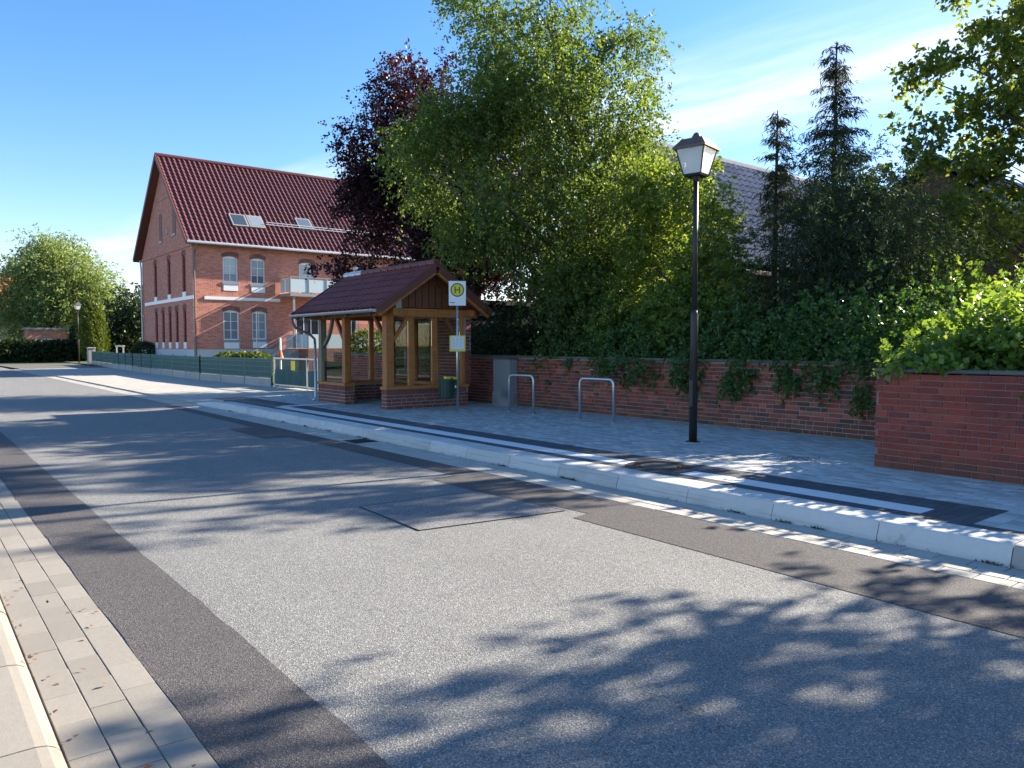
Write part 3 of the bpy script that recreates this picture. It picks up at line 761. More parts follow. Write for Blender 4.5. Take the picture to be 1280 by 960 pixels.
b = MB(); b.beam((bc.x-.15, bc.y-.15, .915), (bc.x+.16, bc.y-.14, .895), .05, .10, nv); b.build('notice', 'sign_yellow', lb)
MB().beam((bc.x+.1, bc.y-.06, .7), (9.90, 14.41, .7), .03, .05).build('bracket', 'steel', lb)

# ------------------------------------------------------------------ bus shelter
SX0, SX1, SY0, SY1 = 8.68, 10.95, 15.45, 19.10
sh = thing('bus_shelter', 'timber bus shelter with dark red tiled gable roof and low brick walls', 'bus shelter', (9.8, 17.3, PZ))
WT = .62                                                  # top of brick base
def base_wall(x0, x1, y0, y1):
    MB().box(x0+.006, x1-.006, y0+.006, y1-.006, PZ-.05, WT).build('wall_core', 'mortar', sh)
base_wall(SX0, SX1, SY0, SY0+.26); base_wall(SX0, SX0+.26, 17.55, SY1); base_wall(SX0+.26, SX1, SY1-.26, SY1); base_wall(SX1-.26, SX1, SY0+.26, SY1-.26)
n0 = len(bpy.data.objects)
def soldier(axis, x, y0, y1, z0=.50, z1=.615):
    y = y0+.04
    while y < y1-.02:
        o = bpy.data.objects.new('brick', brick_mesh('header', 'brick_shelter')); loc = (x, y, z0+.057) if axis == 'y' else (y, x, z0+.057)
        link(o, sh, loc); o.rotation_euler = (math.pi/2, 0, 0) if axis == 'y' else (math.pi/2, 0, math.pi/2); y += .0765
brick_face(sh, 'brick_shelter', SY0, SX0, SX1, PZ, .50, axis='x', hdr=.08, gap=.02, limit=60, course=.083)
brick_face(sh, 'brick_shelter', SX0, SY0, SY0+.26, PZ, .50, hdr=.1, gap=.02, limit=20, course=.083)
brick_face(sh, 'brick_shelter', SX0, 17.55, SY1, PZ, .50, hdr=.08, gap=.02, limit=50, course=.083)
brick_face(sh, 'brick_shelter', 17.55, SX0, SX0+.26, PZ, .50, axis='x', hdr=.1, gap=.02, limit=20, course=.083)
brick_face(sh, 'brick_shelter', SX1-.26, SY0+.27, SY1-.27, PZ, .50, hdr=.08, gap=.02, limit=60, course=.083)
brick_face(sh, 'brick_shelter', SY1-.262, SX0+.26, SX1-.27, PZ, .61, axis='x', hdr=.08, gap=.02, limit=40, course=.083)
soldier('x', SY0, SX0, SX1); soldier('y', SX0, 17.55, SY1); soldier('y', SX0, SY0, SY0+.26); soldier('x', 17.55, SX0, SX0+.26); soldier('y', SX1-.26, SY0+.27, SY1-.27)
# sill boards
for (x0, x1, y0, y1) in ((SX0-.03, SX1+.02, SY0-.03, SY0+.27), (SX0-.03, SX0+.29, 17.52, SY1+.02), (SX0+.30, SX1+.02, SY1-.28, SY1+.02), (SX1-.28, SX1+.02, SY0+.28, SY1-.29)):
    b = MB(); b.cbox(x0, x1, y0, y1, WT, WT+.07, .006); b.build('sill', 'shelter_wood', sh)
def post(x, y, w=.16, z0=WT+.07, z1=2.33, mat='shelter_wood', name='post'):
    b = MB(); b.cbox(x-w/2, x+w/2, y-w/2, y+w/2, z0, z1, .008); return b.build(name, mat, sh)
PX0, PX1, PY0, PY1 = SX0+.09, SX1-.10, SY0+.09, SY1-.09
post(PX0, PY0, .20); post(PX0, 17.64, .16); post(PX0, PY1, .16, mat='grey_wood'); post(PX1, PY0, .17); post(PX1, PY1, .16)
for x in (9.37, 10.02): post(x, PY0+.02, .125)
for x in (9.5, 10.2): post(x, PY1, .12)
for y in (16.6, 17.75): post(PX1, y, .13)
ZB = 2.33
for nm, a, c2 in (('plate_beam', (PX0, SY0-.30, ZB+.075), (PX0, SY1+.42, ZB+.075)), ('plate_beam', (PX1, SY0-.30, ZB+.075), (PX1, SY1+.42, ZB+.075))):
    MB().beam(a, c2, .15, .15).build(nm, 'shelter_wood', sh)
for y in (PY0, PY1): MB().beam((SX0-.28, y-.02, ZB+.070), (SX1+.26, y-.02, ZB+.070), .155, .19).build('tie_beam', 'shelter_wood', sh)
RX, RZ = 9.78, 3.40                                       # ridge
EX0, EX1, EZ = 8.22, 11.34, 2.36
RY0, RY1 = 15.02, 19.62
sl0 = (RZ-EZ)/(RX-EX0)
for y in (RY0+.04, PY0, 16.7, 17.9, PY1, RY1-.04):
    for ex in (EX0+.05, EX1-.05):
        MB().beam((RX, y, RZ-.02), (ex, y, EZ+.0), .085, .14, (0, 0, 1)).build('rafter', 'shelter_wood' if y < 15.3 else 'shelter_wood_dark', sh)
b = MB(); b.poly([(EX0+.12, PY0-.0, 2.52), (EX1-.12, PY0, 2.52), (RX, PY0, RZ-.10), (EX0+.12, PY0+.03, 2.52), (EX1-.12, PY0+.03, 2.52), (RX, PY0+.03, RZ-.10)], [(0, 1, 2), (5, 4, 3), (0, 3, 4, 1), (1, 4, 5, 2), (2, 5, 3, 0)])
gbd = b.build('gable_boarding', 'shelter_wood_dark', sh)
for k in range(14):
    x = EX0+.36+k*.185
    hz = (RZ-.14)-abs(x-RX)*sl0*1.02
    if hz > 2.58: MB().box(x-.008, x+.008, PY0-.008, PY0-.0005, 2.54, hz).build('board_joint', 'dark_wood', gbd)
MB().box(8.98, 9.13, PY0-.016, PY0-.009, 2.50, 2.70).build('notice', 'frosted_glass', sh)
# sheathing boards under the tiles
for sgn, ex in ((-1, EX0), (1, EX1)):
    b = MB(); vs = []
    for dz in (0, .025): vs += [(RX, RY0, RZ+.05+dz), (RX, RY1, RZ+.05+dz), (ex, RY1, EZ+.06+dz), (ex, RY0, EZ+.06+dz)]
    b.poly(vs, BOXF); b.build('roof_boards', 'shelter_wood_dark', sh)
# tiles, one by one
def tile_mesh(w, l, mat, amp=.046, th=.04, seg=6):
    prof = []
    for k in range(seg+1):
        u = k/seg; z = amp*(math.sin(u*2*math.pi-.6)*.75+.35*math.sin(u*4*math.pi)); prof.append((w*(u-.5), z))
    b = MB(); n = seg+1
    vs = [(x, 0, z+.0) for x, z in prof]+[(x, l, z-.022) for x, z in prof]+[(x, 0, z-th) for x, z in prof]
    fs = [(i, i+1, n+i+1, n+i) for i in range(seg)]+[(2*n+i, 2*n+i+1, i+1, i) for i in range(seg)]
    b.poly(vs, fs); return b.mesh('roof_tile', mat)
rf = tag(MB().box(RX-.01, RX+.01, RY0+.1, RY1-.1, RZ+.02, RZ+.05).build('ridge_batten', 'shelter_wood_dark', sh))
tw, tl = .232, .33
for sgn, ex in ((-1, EX0), (1, EX1)):
    run = abs(ex-RX); L = math.hypot(run, RZ-EZ); ncol = int((RY1-RY0)/tw); nrow = 6; pitch = L/nrow; pang = math.atan2(RZ-EZ, run)
    me = tile_mesh(tw+.012, pitch+.05, 'tile_maroon')
    for r_ in range(nrow):
        for k in range(ncol):
            d = r_*pitch - .03
            x = ex - sgn*d*math.cos(pang); z = EZ+.15+d*math.sin(pang); y = RY0+tw*(k+.5)
            o = bpy.data.objects.new('roof_tile', me); link(o, sh, (x, y, z+random.uniform(-.002, .003)))
            # local y runs up the slope, local x along the eave
            up = Vector((-sgn*math.cos(pang), 0, math.sin(pang))); xl = Vector((0, 1, 0)) if sgn > 0 else Vector((0, -1, 0))
            zl = xl.cross(up); mtx = Matrix((xl, up, zl)).transposed()
            o.rotation_euler = mtx.to_euler(); o.rotation_euler.z += random.uniform(-.006, .006)
for k in range(13):
    y = RY0+.36*k; L = .39 if y+.39 < RY1+.05 else RY1+.03-y
    pts = [(RX, y, RZ+.14), (RX, y+L, RZ+.155)]
    MB().tube(pts, [.095, .085], 10).build('ridge_tile', 'zinc' if k > 9 else 'tile_maroon', sh)
for sgn, ex in ((-1, EX0), (1, EX1)):
    MB().beam((RX, RY0-.015, RZ+.06), (ex, RY0-.015, EZ+.05), .03, .17).build('verge_board', 'bargeboard', sh)
    MB().beam((RX, RY1+.015, RZ+.06), (ex, RY1+.015, EZ+.05), .03, .17).build('verge_board', 'bargeboard', sh)
# gutter: half pipe
def half_pipe(x, y0, y1, z, r, z1=None):
    b = MB(); vs = []; n = 9
    for rr in (r, r-.006):
        for y, zz in ((y0, z), (y1, z if z1 is None else z1)):
            for k in range(n): a = math.pi+math.pi*k/(n-1); vs.append((x+rr*math.cos(a), y, zz+rr*math.sin(a)))
    fs = []
    for k in range(n-1): fs += [(k, k+1, n+k+1, n+k), (2*n+k, 3*n+k, 3*n+k+1, 2*n+k+1)]
    fs += [(0, n, 3*n, 2*n), (n-1, 3*n-1, 4*n-1, 2*n-1), tuple(range(n)), tuple(range(n, 2*n))]
    return b.poly(vs, fs)
half_pipe(EX0-.06, RY0+.02, RY1+.0, EZ+.075, .068).build('gutter', 'zinc', sh)
half_pipe(EX1+.06, RY0+.02, RY1, EZ+.075, .068).build('gutter', 'zinc', sh)
gx = EX0-.06
MB().tube([(gx, RY1-.10, EZ+.02), (gx, RY1-.10, EZ-.10), (gx+.06, RY1-.14, EZ-.26), (SX0-.14, SY1+.12, EZ-.46), (SX0-.06, SY1+.07, EZ-.56), (SX0-.055, SY1+.06, EZ-.7)], .034, 10).build('swan_neck', 'zinc_dark', sh, smooth=True)
MB().tube([(SX0-.055, SY1+.06, EZ-.68), (SX0-.055, SY1+.06, .30), (SX0-.07, SY1+.05, .24), (SX0-.15, SY1+.0, .19)], .035, 10).build('downpipe', 'zinc', sh, smooth=True)
# curved and straight knee braces
def brace(a, c, b_, mat='shelter_wood', name='brace', w=.09):
    pts = []
    for k in range(9):
        t_ = k/8; pts.append(tuple((1-t_)**2*np.array(a)+2*t_*(1-t_)*np.array(c)+t_*t_*np.array(b_)))
    MB().tube(pts, w*.62, 4).build(name, mat, sh)
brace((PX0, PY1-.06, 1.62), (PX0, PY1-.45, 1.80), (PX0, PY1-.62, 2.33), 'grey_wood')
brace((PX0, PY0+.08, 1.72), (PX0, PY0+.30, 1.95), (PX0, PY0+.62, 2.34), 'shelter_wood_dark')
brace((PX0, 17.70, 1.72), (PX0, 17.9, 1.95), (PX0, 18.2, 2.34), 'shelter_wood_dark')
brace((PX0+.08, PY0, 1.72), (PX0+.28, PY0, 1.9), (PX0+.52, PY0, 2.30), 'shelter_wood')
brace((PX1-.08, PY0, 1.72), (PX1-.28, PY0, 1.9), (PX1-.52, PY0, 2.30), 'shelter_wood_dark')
def pane(x0, x1, y0, y1, z0=.70, z1=2.22): MB().box(x0, x1, y0, y1, z0, z1).build('pane', 'clear_glass', sh)
for x0, x1 in ((8.88, 9.30), (9.44, 9.95), (10.09, 10.76)): pane(x0, x1, PY0+.0, PY0+.008)
pane(PX0-.004, PX0+.004, 17.73, PY1-.09, .70, 1.22)
for x0, x1 in ((8.86, 9.43), (9.57, 10.13), (10.27, 10.76)): pane(x0, x1, PY1, PY1+.008)
for y0, y1 in ((16.68, 17.67), (17.83, 18.90)): pane(PX1-.004, PX1+.004, y0, y1)
# brick panel in the back wall
MB().box(PX1-.05, PX1+.07, PY0+.10, 16.53, WT+.075, 2.32).build('panel_core', 'mortar', sh)
brick_face(sh, 'brick_shelter', PX1-.056, PY0+.10, 16.53, WT+.075, 2.31, hdr=.1, gap=.02, limit=0, course=.083)
MB().box(PX1-.02, PX1+.16, PY0-.12, PY0+.098, 1.5, 2.32).build('panel_core', 'mortar', sh)
brick_face(sh, 'brick_shelter', PY0-.126, PX1+.0, PX1+.16, .7, 2.31, axis='x', hdr=.1, gap=.02, limit=0, course=.083)
# bench
b = MB(); b.cbox(SX1-.62, SX1-.28, 15.8, 18.7, .56, .60, .006); b.build('bench_seat', 'shelter_wood', sh)
for y in (16.1, 17.3, 18.4): MB().box(SX1-.55, SX1-.30, y, y+.08, PZ, .56).build('bench_support', 'mortar', sh)

# ------------------------------------------------------------------ green fence and gate
FX = 11.2
fn = thing('garden_fence', 'long dark green slatted garden fence on grey concrete base panels', 'fence', (FX, 40, .04))
def fence_run(p0, p1, n, zg=.04):
    p0 = np.array(p0); p1 = np.array(p1)
    for k in range(n+1):
        q = p0+(p1-p0)*k/n
        MB().box(q[0]-.03, q[0]+.03, q[1]-.03, q[1]+.03, zg, zg+1.12).build('post', 'fence_green', fn)
        if k == n: break
        e = p0+(p1-p0)*(k+1)/n; x0, y0, x1, y1 = q[0], q[1], e[0], e[1]
        MB().beam((x0, y0+.04, zg+.15), (x1, y1-.04, zg+.15), .06, .32).build('base_slab', 'concrete', fn)
        pn = MB().beam((x0+.02, y0+.04, zg+.70), (x1+.02, y1-.04, zg+.70), .006, .74).build('panel', 'fence_green', fn)
        for zz in (.425, .61, .795, .98):
            MB().beam((x0+.008+random.uniform(-.004, .004), y0+.04, zg+zz), (x1+.008+random.uniform(-.004, .004), y1-.04, zg+zz), .006, .168).build('slat', 'fence_strip', pn)
        b = MB(); m_ = 20
        for j in range(1, m_):
            f = j/m_; yy = y0+(y1-y0)*f; xx = x0+(x1-x0)*f
            b.box(xx-.012, xx-.004, yy-.006, yy+.006, zg+.33, zg+1.09)
        for zz in (.36, .56, .76, .96, 1.06):
            b.beam((x0-.008, y0+.04, zg+zz), (x1-.008, y1-.04, zg+zz), .012, .02)
        b.build('wire_mesh', 'fence_wire', pn, kind='stuff')
fence_run((11.18, 28.8), (10.75, 36.3), 3); fence_run((10.75, 36.3), (11.2, 51.3), 6); fence_run((11.2, 51.3), (12.1, 69), 7)
ep = thing('fence_pillar', 'pale concrete pillar at the far end of the green fence', 'pillar', (12.1, 69.4, .04))
b = MB(); b.cbox(11.85, 12.35, 69.1, 69.6, .0, 1.35, .02); b.build('shaft', 'concrete', ep)
b = MB(); b.cbox(11.8, 12.4, 69.05, 69.65, 1.352, 1.44, .02); b.build('cap', 'concrete', ep)
gt = thing('garden_gate', 'pale framed garden gate with green slats and yellow notice', 'gate', (11.2, 26.5, .04))
def leaf(y0, y1, x0=11.2, x1=11.3, z0=.14, z1=1.16):
    for y, x in ((y0, x0), (y1, x1)): MB().box(x-.03, x+.03, y-.03, y+.03, z0-.1, z1+.02).build('frame_post', 'alu', gt)
    for z in (z0, z1-.02): MB().beam((x0, y0, z), (x1, y1, z), .04, .05).build('frame_rail', 'alu', gt)
    pn = MB().beam((x0+.004, y0-.04 if y1 < y0 else y0+.04, z0+.31), (x1+.004, y1+.04 if y1 < y0 else y1-.04, z0+.31), .006, .56).build('panel', 'fence_strip', gt)
    b = MB(); n = int(abs(y1-y0)/.1)
    for j in range(1, n):
        f = j/n; b.box(x0+(x1-x0)*f-.010, x0+(x1-x0)*f, y0+(y1-y0)*f-.006, y0+(y1-y0)*f+.006, z0, z1)
    b.build('bars', 'fence_green', gt, kind='stuff')
leaf(28.55, 25.75); leaf(25.55, 24.85)
yq = on_x(366.5, 457, 11.19); MB().box(11.17, 11.182, yq[1]-.17, yq[1]+.17, yq[2]-.17, yq[2]+.17).build('notice', 'sign_yellow', gt)

# ------------------------------------------------------------------ pantiled roofs as one sheet of overlapping courses
def tiled_slope(e0, e1, r0, r1, tw, tl, amp, seg=4, lift=.05):
    """grid of pantiles between eave e0-e1 and ridge r0-r1; every tile its own island"""
    e0, e1, r0, r1 = map(np.array, (e0, e1, r0, r1)); b_u = (e1-e0); n = max(1, int(np.linalg.norm(b_u)/tw)); m_ = max(1, int(np.linalg.norm(r0-e0)/tl))
    nrm = np.cross(b_u, r0-e0); nrm = nrm/np.linalg.norm(nrm); nrm = nrm if nrm[2] > 0 else -nrm
    us = (np.arange(n*seg+1)/(n*seg))
    wave = amp*np.sin(us*n*2*math.pi)
    V = []
    for j in range(m_):
        va, vb = j/m_, (j+1.12)/m_
        A = [e0*(1-u)*(1-va)+e1*u*(1-va)+r0*(1-u)*va+r1*u*va+nrm*(w+lift) for u, w in zip(us, wave)]
        B = [e0*(1-u)*(1-vb)+e1*u*(1-vb)+r0*(1-u)*vb+r1*u*vb+nrm*(w+lift*.2) for u, w in zip(us, wave)]
        Cc = [a-nrm*lift for a in A]
        for i in range(n*seg): V += [A[i], A[i+1], B[i+1], B[i], Cc[i], Cc[i+1], A[i+1], A[i]]
    return np.array(V)
def tiled_roof(parent, name, slopes, mat, tw, tl, amp):
    V = np.concatenate([tiled_slope(*s_, tw, tl, amp) for s_ in slopes])-np.array(org(parent))
    o = bpy.data.objects.new(name, fast_mesh(name, V, 4, mat)); link(o, parent); tag(o, kind='stuff'); return o

# ------------------------------------------------------------------ wall with openings
def wall_holes(b, place, u0, u1, z0, z1, holes, depth=.16):
    """front face at w=0 with rectangular openings and reveals; place(u,w,z)->xyz"""
    us = sorted({u0, u1, *[h[0] for h in holes], *[h[1] for h in holes]}); zs = sorted({z0, z1, *[h[2] for h in holes], *[h[3] for h in holes]})
    for i in range(len(us)-1):
        for j in range(len(zs)-1):
            uc, zc_ = (us[i]+us[i+1])/2, (zs[j]+zs[j+1])/2
            if any(h[0] < uc < h[1] and h[2] < zc_ < h[3] for h in holes): continue
            b.poly([place(us[i], 0, zs[j]), place(us[i+1], 0, zs[j]), place(us[i+1], 0, zs[j+1]), place(us[i], 0, zs[j+1])], [(0, 1, 2, 3)])
    for a, c, d, e in holes:
        q = [(a, d), (c, d), (c, e), (a, e)]
        for k in range(4):
            s_, t_ = q[k], q[(k+1) % 4]; b.poly([place(s_[0], 0, s_[1]), place(t_[0], 0, t_[1]), place(t_[0], depth, t_[1]), place(s_[0], depth, s_[1])], [(0, 1, 2, 3)])
        # segmental arch corners
        rise = (c-a)*.13; n = 8
        for k in range(n):
            f0, f1 = k/n, (k+1)/n; h = lambda f: e-rise*(1-math.sin(f*math.pi)**.8) if 0 < f < 1 else e-rise
            ua, ub = a+(c-a)*f0, a+(c-a)*f1
            b.poly([place(ua, 0, h(f0)), place(ub, 0, h(f1)), place(ub, 0, e), place(ua, 0, e), place(ua, depth, h(f0)), place(ub, depth, h(f1))], [(0, 1, 2, 3), (0, 4, 5, 1)])
def window(parent, place, a, c, d, e, white=True, sill=True, panes=(2, 3), fmat='white_paint', gmat='window_glass', depth=.12):
    b = MB(); fw = .07
    def bx(u0, u1, z0, z1, w0, w1, bb):
        vs = [place(u, w, z) for w in (w0, w1) for u, z in ((u0, z0), (u1, z0), (u1, z1), (u0, z1))]; bb.poly(vs, BOXF)
    bx(a, a+fw, d, e, depth-.05, depth+.02, b); bx(c-fw, c, d, e, depth-.05, depth+.02, b); bx(a+fw, c-fw, e-fw*1.9, e, depth-.05, depth+.02, b); bx(a+fw, c-fw, d, d+fw, depth-.05, depth+.02, b)
    wn = b.build('window', fmat, parent)
    b = MB(); bx(a+fw, c-fw, d+fw, e-fw*1.9, depth, depth+.01, b); b.build('pane', gmat, wn)
    b = MB(); nx, nz = panes
    for k in range(1, nx): u = a+fw+(c-a-2*fw)*k/nx; bx(u-.018, u+.018, d+fw, e-fw*1.9, depth-.02, depth-.001, b)
    for k in range(1, nz): z = d+fw+(e-d-2.9*fw)*k/nz; bx(a+fw, c-fw, z-.014, z+.014, depth-.017, depth-.002, b)
    if b.v: b.build('glazing_bars', fmat, wn)
    if sill:
        b = MB(); bx(a-.06, c+.06, d-.13, d-.001, -.05, depth, b); b.build('sill', 'grey_post', wn)
    if white:
        b = MB(); bx(a+.02, c-.02, d-.50, d-.14, -.025, .02, b); b.build('apron_panel', 'white_paint', wn)
    b = MB(); n = 9; rise = (c-a)*.13                              # brick arch above
    for k in range(n):
        f0, f1 = (k+.06)/n, (k+.94)/n; hh = lambda f: e-rise+rise*math.sin(f*math.pi)+.02
        ua, ub = a-.06+(c-a+.12)*f0, a-.06+(c-a+.12)*f1
        vs = [place(u, w, z) for w in (-.015, .05) for u, z in ((ua, hh(f0)), (ub, hh(f1)), (ub, hh(f1)+.24), (ua, hh(f0)+.24))]; b.poly(vs, BOXF)
    b.build('brick_arch', 'outhouse_brick', wn)
    return wn

# ------------------------------------------------------------------ red brick house
HX, HY, HY2, HXE = 13.0, 44.9, 56.2, 33.0
hs_ = thing('brick_house', 'red brick farmhouse with maroon tiled roof and white windows', 'house', (HX, HY, .1))
fac = lambda u, w, z: (u, HY+w, z)
gab = lambda u, w, z: (HX+w, u, z)
EAVZ, RDZ, RDY = 7.36, 13.15, 50.55
fwin = [(14.66, 15.52, 5.26, 6.74), (16.27, 17.12, 5.22, 6.72), (14.64, 15.54, 1.93, 3.64), (16.30, 17.17, 1.97, 3.62)]
doors = [(19.25, 20.2, 4.62, 6.66), (19.0, 20.55, 1.62, 3.62), (22.85, 23.75, 4.62, 6.66), (22.3, 23.2, 1.62, 3.62), (25.5, 26.4, 5.22, 6.72), (25.5, 26.4, 1.97, 3.62)]
b = MB(); wall_holes(b, fac, HX, HXE, 1.38, EAVZ, fwin+doors)
gl = []
def gy(px_, py_=400): return float(on_x(px_, py_, HX)[1])
for c_ in (195.9, 204.3, 212.8, 221.5, 231.4): y = gy(c_, 410); gl.append((y-.32, y+.32, 1.75, 3.75))
for c_ in (194.4, 211.3, 230): y = gy(c_, 345); gl.append((y-.36, y+.36, 4.65, 6.85))
wall_holes(b, gab, HY, HY2, 1.38, EAVZ, gl)
b.poly([(HX, HY, EAVZ), (HX, HY2, EAVZ), (HX, RDY, RDZ-.12)], [(0, 2, 1)]); b.poly([(HXE, HY, 1.38), (HXE, HY2, 1.38), (HXE, HY2, EAVZ), (HXE, RDY, RDZ-.12), (HXE, HY, EAVZ)], [(0, 1, 2, 3, 4)])
b.poly([(HX, HY2, 1.38), (HXE, HY2, 1.38), (HXE, HY2, EAVZ), (HX, HY2, EAVZ)], [(0, 3, 2, 1)])
b.build('wall', 'house_brick', hs_)
MB().box(HX-.03, HXE, HY-.03, HY2, .05, 1.38).build('plinth', 'pale_plinth', hs_)
MB().box(13.6, 18.0, HY-.06, HY+.05, 4.22, 4.40).build('string_course', 'white_paint', hs_)
MB().box(22.6, HXE, HY-.06, HY+.05, 4.22, 4.40).build('string_course', 'white_paint', hs_)
MB().box(HX-.07, HX+.05, HY-.02, HY2-.8, 4.22, 4.42).build('string_course', 'white_paint', hs_)
MB().box(HX-.05, HX+.04, HY-.02, HY2, 7.2, 7.36).build('cornice', 'house_brick', hs_)
MB().box(HX-.03, HX+.04, RDY-2.3, RDY+2.3, 10.55, 10.66).build('cornice', 'house_brick', hs_)
for h in fwin: window(hs_, fac, *h)
window(hs_, fac, *doors[0], False, False, (1, 1)); window(hs_, fac, *doors[1], False, False, (3, 1)); window(hs_, fac, *doors[2], False, False, (2, 1)); window(hs_, fac, *doors[3], False, False, (2, 1))
window(hs_, fac, *doors[4]); window(hs_, fac, *doors[5])
for h in gl: 
    wn = window(hs_, gab, *h, False, False, (1, 2), 'shutter_red', 'shutter_red')
    b = MB(); b.box(HX-.03, HX+.06, h[0]+.06, h[1]-.06, h[2]-.32, h[2]+.05); b.build('apron_panel', 'white_paint', wn)
for c_, z0, z1 in ((200.8, 8.1, 9.75), (217.7, 8.25, 9.9)):
    y = gy(c_, 285); wn = MB().box(HX-.02, HX+.03, y-.3, y+.3, z0, z1).build('attic_window', 'shutter_red', hs_)
    MB().box(HX-.06, HX-.025, y-.36, y+.36, z0-.14, z0-.01).build('sill', 'grey_post', wn)
for c_, p_ in ((208, 234), (209, 289)):
    q = on_x(c_, p_, HX); MB().disc((HX, q[1], q[2]), .22, (-1, 0, 0), .04, 18).build('vent', 'concrete', hs_)
ov = .45; rx0, rx1 = HX-.42, HXE+.4
slope_f = (RDZ-EAVZ)/(RDY-HY); ez = EAVZ-.02-ov*slope_f*.0
rb = MB()
for yy, s_ in ((HY-ov, 1), (HY2+ov, -1)):
    vs = []
    for dz in (-.13, -.03): vs += [(rx0, yy, ez+dz), (rx1, yy, ez+dz), (rx1, RDY, RDZ+dz), (rx0, RDY, RDZ+dz)]
    rb.poly(vs, BOXF)
rfo = rb.build('roof', 'bargeboard', hs_)
tiled_roof(rfo, 'roof_tiles', [((rx0, HY-ov, ez), (rx1, HY-ov, ez), (rx0, RDY, RDZ), (rx1, RDY, RDZ)), ((rx0, HY2+ov, ez), (rx1, HY2+ov, ez), (rx0, RDY, RDZ), (rx1, RDY, RDZ))], 'tile_red', .30, .36, .045)
MB().tube([(rx0-.02, RDY, RDZ+.06), (rx1, RDY, RDZ+.06)], .13, 8).build('ridge_tiles', 'tile_red', rfo)
for yy in (HY-ov, HY2+ov): MB().beam((rx0-.02, yy, ez-.04), (rx0-.02, RDY, RDZ-.02), .05, .24).build('bargeboard', 'bargeboard', rfo)
half = MB(); 
b = MB(); b.tube([(rx0, HY-ov-.07, ez+.0), (rx1, HY-ov-.07, ez+.0)], .085, 8); b.build('gutter', 'zinc', rfo)
b = MB(); b.tube([(HX+.1, HY-ov-.05, ez-.05), (HX+.06, HY-ov+.1, ez-.35), (HX+.06, HY-.09, ez-.65), (HX+.06, HY-.09, .3)], .055, 8); b.build('downpipe', 'zinc_dark', hs_)
b = MB(); b.tube([(HX-.1, HY2+.05, ez-.05), (HX-.1, HY2-.15, ez-.6), (HX-.1, HY2-.15, .3)], .055, 8); b.build('downpipe', 'zinc', hs_)
b = MB(); b.tube([(17.75-1.2, HY-.05, 1.5), (17.75-1.2, HY-.05, 3.6)], .03, 6); b.build('cable_duct', 'white_paint', hs_)
nrmr = Vector((0, -(RDZ-EAVZ), (RDY-HY+ov))).normalized(); upr = Vector((0, RDY-HY+ov, RDZ-ez)).normalized()
def skylight(px_, py_, w=.95, h=1.15):
    d = ray(px_, py_); p0 = np.array([0, HY-ov, ez]); n_ = np.array(nrmr); t_ = ((p0-CC)@n_)/(d@n_); c = Vector(CC+d*t_)
    def rect(cw, ch, o0, o1): 
        vs = []
        for o_ in (o0, o1):
            for a, e in ((-1, -1), (1, -1), (1, 1), (-1, 1)): vs.append(c+Vector((a*cw/2, 0, 0))+upr*(e*ch/2)+nrmr*o_)
        return MB().poly(vs, BOXF)
    f = rect(w, h, .0, .13).build('skylight', 'grey_post', rfo); rect(w-.18, h-.18, .12, .14).build('pane', 'window_glass', f)
skylight(298, 277); skylight(319, 279); skylight(380, 282)
b = MB(); ysg = HY-ov+1.1
for k in range(2): b.tube([(17.6, HY+.95, EAVZ+1.55+k*.13), (28, HY+.95, EAVZ+1.55+k*.13)], .03, 5)
b.build('snow_guard', 'zinc', rfo)
# balcony
bl = MB().box(18.0, 22.6, 43.3, HY, 4.50, 4.68).build('balcony', 'grey_post', hs_)
for (x0, x1, y0, y1) in [(18.05+k*1.14, 18.05+k*1.14+1.08, 43.34, 43.36) for k in range(4)]+[(18.03, 18.05, 43.4+k*.75, 43.4+k*.75+.70) for k in range(2)]:
    MB().box(x0, x1, y0, y1, 4.75, 5.52).build('railing_pane', 'frosted_glass', bl)
b = MB()
for x in [18.02+k*1.14 for k in range(5)]: b.box(x-.03, x+.03, 43.31, 43.39, 4.68, 5.6)
b.box(18.0, 22.6, 43.31, 43.39, 5.6, 5.65); b.box(18.0, 18.06, 43.39, HY, 5.6, 5.65); b.build('railing', 'grey_post', bl)
for x in (18.25, 22.3): MB().box(x-.06, x+.06, 43.36, 43.48, 1.45, 4.50).build('balcony_post', 'grey_post', bl)
# terrace with steps
tr = MB().box(18.3, 28, 41.6, HY-.03, .05, 1.42).build('terrace', 'outhouse_brick', hs_)
for k in range(8): MB().box(18.35+k*1.2, 18.35+k*1.2+1.16, 41.62, 41.65, 1.46, 2.25).build('railing_pane', 'frosted_glass', tr)
for k in range(4): MB().box(18.32, 18.34, 41.7+k*.8, 41.7+k*.8+.76, 1.46, 2.25).build('railing_pane', 'frosted_glass', tr)
b = MB()
for k in range(9): b.box(18.33+k*1.2-.02, 18.33+k*1.2+.02, 41.66, 41.70, 1.42, 2.28)
b.build('railing_posts', 'steel', tr)
for k in range(7): MB().box(16.4+k*.27, 18.30, 42.9, 44.2, .05+k*.19, .05+(k+1)*.19).build('step', 'concrete', tr)
b = MB()
for y in (42.95, 44.15): b.tube([(16.4, y, 1.1), (18.3, y, 2.35)], .025, 6); b.tube([(16.4, y, .05), (16.4, y, 1.1)], .025, 6); b.tube([(16.4, y, .7), (18.3, y, 1.95)], .015, 6)
b.build('handrail', 'steel', tr)

